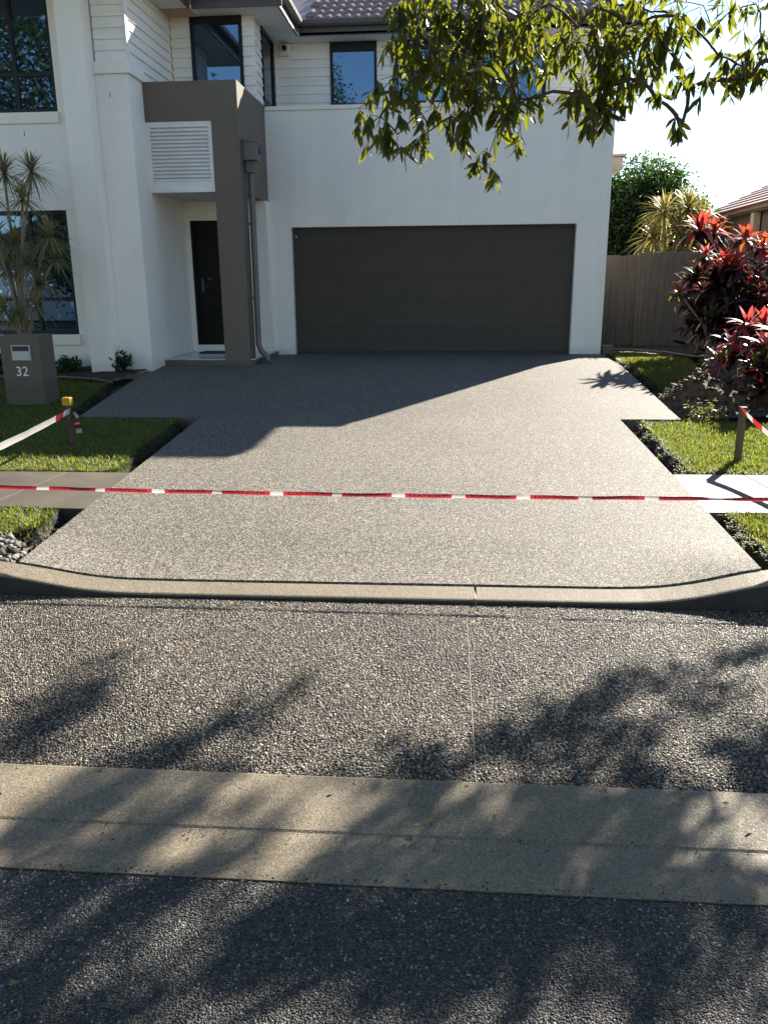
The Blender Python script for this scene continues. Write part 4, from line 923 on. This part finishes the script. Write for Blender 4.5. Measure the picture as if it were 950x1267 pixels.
def shrub(label, base, r, h, n, size, mat, seed, name='shrub'):
    base = Vector(base); root = empty(name, label, 'shrub', tuple(base)); inv = Matrix.Translation(-base); rnd = np.random.default_rng(seed)
    b = MB()
    P = []
    for i in range(max(4, n // 25)):
        a = rnd.uniform(0, 6.28); rr = r * rnd.uniform(.2, 1); tip = base + Vector((cos(a) * rr, sin(a) * rr, h * rnd.uniform(.4, 1)))
        b.tube([base + Vector((0, 0, -.03)), base.lerp(tip, .5) + Vector((0, 0, .04)), tip], [.006, .005, .003], 5)
        for j in range(25): P.append(np.array(base.lerp(tip, rnd.uniform(.4, 1.05))) + rnd.normal(0, r * .22, 3))
    o = b.obj('stems', M['twig'], root); o.matrix_parent_inverse = inv
    leaf_cloud('foliage', np.array(P), size, mat, .1, .4, root, inv)
    return root
shrub('small dark leafy shrub at the foot of the white pier beside the porch', (at(152, 462, 11.75).x, 11.75, .5), .15, .30, 220, .085, M['shrub'], 41)
shrub('low dark plant by the house wall behind the letterbox', (at(85, 452, 11.8).x, 11.8, .5), .22, .18, 200, .10, M['shrub'], 42)
shrub('low dark plant to the left of the letterbox', (at(-5, 465, 11.6).x, 11.6, .5), .22, .25, 200, .10, M['shrub'], 43)
shrub('green weeds at the edge of the soil heap by the driveway corner', (at(868, 518, 8.95).x, 8.95, gz(8.95) - .03), .28, .12, 260, .05, M['cord_green'], 44, 'weeds')
shrub('bright green plant at the right edge among the red plants', (at(944, 455, 10.3).x, 10.3, .5), .12, .15, 90, .07, M['cord_green'], 45)
# ------------------------------------------------------------------ trees
def tree(name, label, base, crown, seed, nclump, nleaf, size, mat, trunk_r=.14, kind_parts=True):
    """crown: list of (centre, radii) ellipsoids"""
    r = np.random.default_rng(seed); base = Vector(base); root = empty(name, label, 'tree', tuple(base)); inv = Matrix.Translation(-base)
    zc = min(c[0][2] - c[1][2] * .3 for c in crown)
    b = MB(); top = Vector((sum(c[0][0] for c in crown) / len(crown), sum(c[0][1] for c in crown) / len(crown), zc))
    b.tube([base + Vector((0, 0, -.2)), base.lerp(top, .4) + Vector((.05, .03, 0)), top], [trunk_r * 1.3, trunk_r, trunk_r * .7], 9)
    P = []
    for (c, rad) in crown:
        c = np.array(c); rad = np.array(rad)
        for i in range(nclump):
            d = r.normal(0, 1, 3); d /= np.linalg.norm(d); q = c + d * rad * r.uniform(.45, 1.) ** .6 * r.uniform(.8, 1.08)
            if r.uniform() < .3: b.tube([top, Vector(c).lerp(Vector(q), .4), Vector(q)], [trunk_r * .35, trunk_r * .2, .012], 5)
            cs = rad.mean() * r.uniform(.12, .26); P.append(q + r.normal(0, 1, (nleaf, 3)) * cs * np.array([1, 1, .7]))
    o = b.obj('trunk', M['bark'], root, None, True); o.matrix_parent_inverse = inv
    leaf_cloud('crown', np.concatenate(P), size, mat, .25, .42, root, inv)
    return root
tree('broadleaf_tree', 'dense dark green tree behind the fence beside the white house', (4.9, 22.5, .5), [((5.0, 22.3, 3.3), (1.15, 1.2, 1.45)), ((4.2, 22, 2.6), (.9, 1, 1.4)), ((6.1, 22.8, 2.7), (.8, .9, 1.1)), ((3.9, 22.5, 3.6), (.6, .8, .7))], 51, 110, 150, .115, M['leaf_bg'])
# trees and a house across the street, behind the camera, seen only mirrored in the windows
tree('broadleaf_tree', 'large street tree across the road reflected in the left windows', (-15, -8, 0), [((-15, -8, 9), (4, 4, 4)), ((-12, -9, 7), (3, 3, 3)), ((-13.9, -8, 3.6), (2.5, 2.2, 2.6))], 52, 110, 80, .26, M['leaf_far'], .3)
tree('broadleaf_tree', 'slender tree across the road reflected in the upper window', (-6.5, -14, 0), [((-6.4, -14, 9.5), (1.6, 1.6, 3.2))], 53, 70, 60, .22, M['leaf_far'], .2)
OH = empty('house', 'white house across the road reflected in the lower left window', 'house', (-19, -20, 0)); Oi = Matrix.Translation((19, 20, 0))
for b, n_, m_ in ((MB().box(-26, -15.5, -24, -18, 0, 3.0), 'wall', M['trim']), (MB().prism([(-26.6, 3.0), (-20.7, 5.2), (-14.9, 3.0)], 'y', -24.5, -17.4), 'roof', M['fascia']), (MB().box(-19.5, -17.2, -17.99, -17.95, .05, 2.3), 'garage_door', M['garage'])):
    o = b.obj(n_, m_); o.parent = OH; o.matrix_parent_inverse = Oi

# street tree: trunk stands out of frame on the right verge, its boughs hang into the top of the picture
ST = empty('street_tree', 'street tree whose leafy boughs hang across the top right of the picture', 'tree', (4.4, 5.0, .1)); STi = Matrix.Translation((-4.4, -5.0, -.1))
VIS = [  # px, py, spread px, leaf count, distance
 (452,172,13,16,4.6),(470,150,16,24,4.6),(492,172,13,16,4.6),(462,128,14,18,4.7),(500,130,13,14,4.7),
 (531,168,15,18,4.7),(522,146,12,12,4.7),(560,150,14,12,4.7),(572,172,16,20,4.7),(600,210,15,22,4.6),
 (500,95,20,26,4.8),(525,70,26,46,4.8),(520,30,28,56,4.9),(555,100,24,46,4.8),(560,50,28,70,4.9),(550,5,30,60,5.0),(590,80,26,60,4.9),(600,30,28,66,5.0),(486,14,12,20,4.7),
 (590,118,18,30,4.8),(630,100,24,50,5.0),(635,50,26,60,5.1),(610,5,28,60,5.1),(640,140,20,34,4.9),(655,128,16,22,4.9),
 (665,30,26,40,5.4),(690,60,22,34,5.5),(680,10,26,40,5.4),(715,40,26,46,5.3),(705,95,18,24,5.3),(722,125,20,34,5.1),(738,148,15,26,5.0),
 (745,70,26,60,5.2),(745,110,20,40,5.2),(740,15,30,60,5.3),(775,40,28,66,5.2),(770,100,20,44,5.1),(762,140,12,18,5.1),(790,75,22,48,5.2),
 (805,20,28,60,5.3),(820,60,20,34,5.3),(835,25,20,34,5.3),(800,110,12,16,5.2),(845,95,12,14,5.2),(852,115,11,14,5.2),(838,150,11,16,5.2),(842,166,9,9,5.2),(812,128,8,8,5.2),
 (870,12,18,24,5.4),(880,40,13,14,5.4),(890,75,14,18,5.3),(912,85,18,28,5.3),(905,105,12,14,5.3),(940,45,14,22,5.3),(948,80,13,18,5.3),(935,10,16,20,5.4),(930,100,8,8,5.3)]
nodes = []                                # clump centres: (point, leaf count, spread)
for (px, py, sp, n, Y) in VIS:
    for q in range(2 if n > 30 else 1):
        Yq = Y + rng.normal(0, .22) if n > 30 else Y + rng.normal(0, .06)
        C = at(px, py - 6, Yq); nodes.append((C, int(n * (.62 if n > 30 else 1)), sp / F * Yq, True))
# boughs off to the right and above, where the road's dappled shade comes from
DARK = [(15,922,85,13,-.62),(45,892,62,10,-.5),(85,850,55,8,-.6),(122,822,26,5,-.5),(20,880,30,10,-.5),(235,925,60,7,-.45),(300,885,34,8,-.45),(335,868,24,6,-.35),(180,945,60,6,-.25),(610,930,55,12,-.35),(690,900,62,16,-.35),(740,872,52,12,-.4),(660,950,70,10,-.1),(770,925,42,9,-.2),(820,858,30,7,-.5),(860,840,34,6,-.35),(915,828,28,8,-.8),(905,880,30,7,-.3),(900,945,50,10,-.3),(850,900,22,7,-.4),(440,940,26,12,-.3),(500,960,40,10,0),(560,952,26,10,-.5),
 (60,1010,120,26,-.5),(180,985,90,18,-.5),(130,1050,110,22,-.45),(300,1030,80,9,-.5),(240,1078,90,8,-.3),(440,1060,60,14,-.4),(400,1010,60,7,-.5),(520,1010,60,30,0),(720,1010,130,30,.05),(640,1065,160,22,0),(830,1060,90,22,0),(940,990,40,40,0),
 (60,1120,130,38,-.1),(20,1230,45,60,0),(190,1150,90,20,-.5),(330,1170,110,45,-.5),(260,1235,90,30,-.5),(430,1130,90,50,0),(480,1210,110,60,0),(600,1130,120,30,0),(560,1250,120,20,0),(720,1150,110,30,0),(840,1200,60,50,0),(900,1130,80,25,0),(660,1245,60,20,0),(780,1260,60,14,0),(930,1240,30,30,0)]
LIT = [(25,970,40,26,-.5),(195,972,45,10,-.4),(345,985,88,22,-.5),(128,1050,26,20,-.5),(350,1055,62,26,-.4),(28,1177,42,11,-.4),(112,1120,42,12,-.4),(70,1232,42,20,-.4),(205,1160,50,22,-.6),(185,1238,55,14,-.3),(333,1114,32,18,-.5),
 (375,1225,18,24,0),(575,1000,62,20,-.2),(880,1012,46,32,-.1),(712,1079,20,24,0),(832,1075,22,14,0),(925,1082,28,20,0),(620,1182,36,28,-.3),(690,1198,22,24,-.2),(748,1242,28,26,-.2),(856,1152,19,22,0),(836,1236,24,24,0),(944,1200,20,50,0)]
def shade(px, py):
    for (cx, cy, rx, ry, a) in LIT:
        dx, dy = px - cx, py - cy; c, s = cos(a), sin(a); u, v_ = dx * c + dy * s, -dx * s + dy * c
        if (u / rx) ** 2 + (v_ / ry) ** 2 < 1.2: return False
    for (cx, cy, rx, ry, a) in DARK:
        dx, dy = px - cx, py - cy; c, s = cos(a), sin(a); u, v_ = dx * c + dy * s, -dx * s + dy * c
        if (u / rx) ** 2 + (v_ / ry) ** 2 < 1: return True
    return False
occ = []
tries = 0
far_nodes = []
while tries < 8000:
    tries += 1
    px, py = rng.uniform(-40, 990), rng.uniform(790, 1290)
    if not shade(px, py): continue
    d = fw + cr * ((px - 475) / F) + cu * ((633.5 - py) / F); G = Vector((0, 0, EYE)) + d * (-EYE / d.z)
    if rng.uniform() > .55 * max(.75, G.y / 2.4) ** 2: continue
    ok = None
    for k in range(12):
        h = rng.uniform(2.6, 6.2); P = G + SUN * (h / SUN.z); u, v_ = pix(P)
        if (u > 985 or v_ < -35) and P.x < 7.5: ok = P; break
    if ok is not None: far_nodes.append(ok)
far_nodes = far_nodes[:1500]
LP, LD = [], []                           # leaf positions and directions
twig = MB()
def spray(C, n, sp, droop=1.0):
    """leaves hang from short twiglets round C"""
    k = max(1, n // 6)
    for i in range(k):
        s = C + Vector(rng.normal(0, 1, 3)) * sp * .62; e = s + Vector((rng.normal(0, .03), rng.normal(0, .03), -.05)) * (sp / .08)
        if k > 1: twig.tube([C + (s - C) * .2, s, e], [.0025, .002, .0013], 4, False)
        for j in range(max(3, round(n / k))):
            t = rng.uniform(0, 1); LP.append(s.lerp(e, t)); a = rng.uniform(0, 6.28); el = radians(rng.normal(-58, 22)); LD.append((cos(a) * cos(el), sin(a) * cos(el), sin(el)))
for (C, n, sp, vis) in nodes: spray(C, int(n * (1.75 if pix(C)[0] < 665 and pix(C)[1] < 105 else 1.3)), sp * 1.05)
vis_leaves = len(LP)
for P in far_nodes: spray(P, 6, .075)
# unseen extra foliage added above and behind the viewer to dim sky light below
crown = []
r_ = np.random.default_rng(77)
for i in range(820):
    C = Vector((r_.uniform(-4.2, 6.5), r_.uniform(-4.8, 2.1), 0)); C.z = 3.6 + 2.9 * r_.uniform() * (1 - ((C.y + 1.2) / 4.5) ** 2 * .6)
    crown.append(C); n_ = 75
    q = np.array(C[:]) + r_.normal(0, 1, (n_, 3)) * np.array([.34, .34, .24]); LP += list(q); el = np.radians(r_.normal(-50, 25, n_)); az_ = r_.uniform(0, 6.28, n_)
    LD += list(np.stack([np.cos(az_) * np.cos(el), np.sin(az_) * np.cos(el), np.sin(el)], -1))
# skeleton: every clump is joined to the nearest node nearer the fork
fork = Vector((4.15, 5.3, 2.6)); sk = [(fork, -1)]
cl = [c for (c, n, sp, v_) in nodes] + far_nodes[::6] + crown[::4]
cl.sort(key=lambda c: (c - fork).length)
rad = {0: 0}
pts = np.array([fork[:]]); par = [-1]
for c in cl:
    d = np.linalg.norm(pts - np.array(c[:]), axis=1); rr = np.linalg.norm(pts - np.array(fork[:]), axis=1); own = (c - fork).length
    cost = d + .25 * rr
    cost[rr > own] = 99
    k = int(np.argmin(cost)); pts = np.vstack([pts, np.array(c[:])[None]]); par.append(k)
w = np.ones(len(par))
for i in range(len(par) - 1, 0, -1): w[par[i]] += w[i]
for i in range(1, len(par)):
    a, b_ = Vector(pts[par[i]]), Vector(pts[i]); L = (b_ - a).length; m_ = a.lerp(b_, .5) + Vector((rng.normal(0, .06), rng.normal(0, .06), .10)) * L
    r0 = .0016 * min(w[i], 60) ** .5 + .0012
    twig.tube([a, a.lerp(m_, .5) + Vector((0, 0, .02 * L)), m_, m_.lerp(b_, .55), b_], [r0 * 1.15, r0 * 1.1, r0, r0 * .9, r0 * .75], 5, False)
o = twig.obj('branches', M['twig'], ST, None, True); o.matrix_parent_inverse = STi
o = MB().tube([(4.4, 5.0, -.2), (4.38, 5.02, .3), (4.3, 5.1, 1.4), fork], [.17, .13, .11, .09], 12).obj('trunk', M['bark'], ST, None, True); o.matrix_parent_inverse = STi
LP = np.array([p[:] for p in LP]); LD = np.array(LD)
order = np.arange(vis_leaves); rng.shuffle(order); big = order[:290]; rest = np.setdiff1d(np.arange(len(LP)), big)
leaf_cloud('foliage', LP[rest], .100, M['leaf'], aspect=.27, parent=ST, inv=STi, dirs=LD[rest])
LM = []
for arch in (.1, .35, .6):
    me = leaf_blade(1., .27, arch, 5, .25); me.materials.append(M['leaf']); LM.append(me)
for i in big:
    d = Vector(LD[i]); L = .102 * rng.uniform(.8, 1.25)
    o = bpy.data.objects.new('leaf', LM[i % 3]); COL.objects.link(o); o.parent = ST; q = d.to_track_quat('X', 'Z')
    o.matrix_local = Matrix.LocRotScale(Vector(LP[i]) - Vector((4.4, 5.0, .1)), q @ Euler((rng.uniform(0, 6.28), 0, 0)).to_quaternion(), (L, L, L))
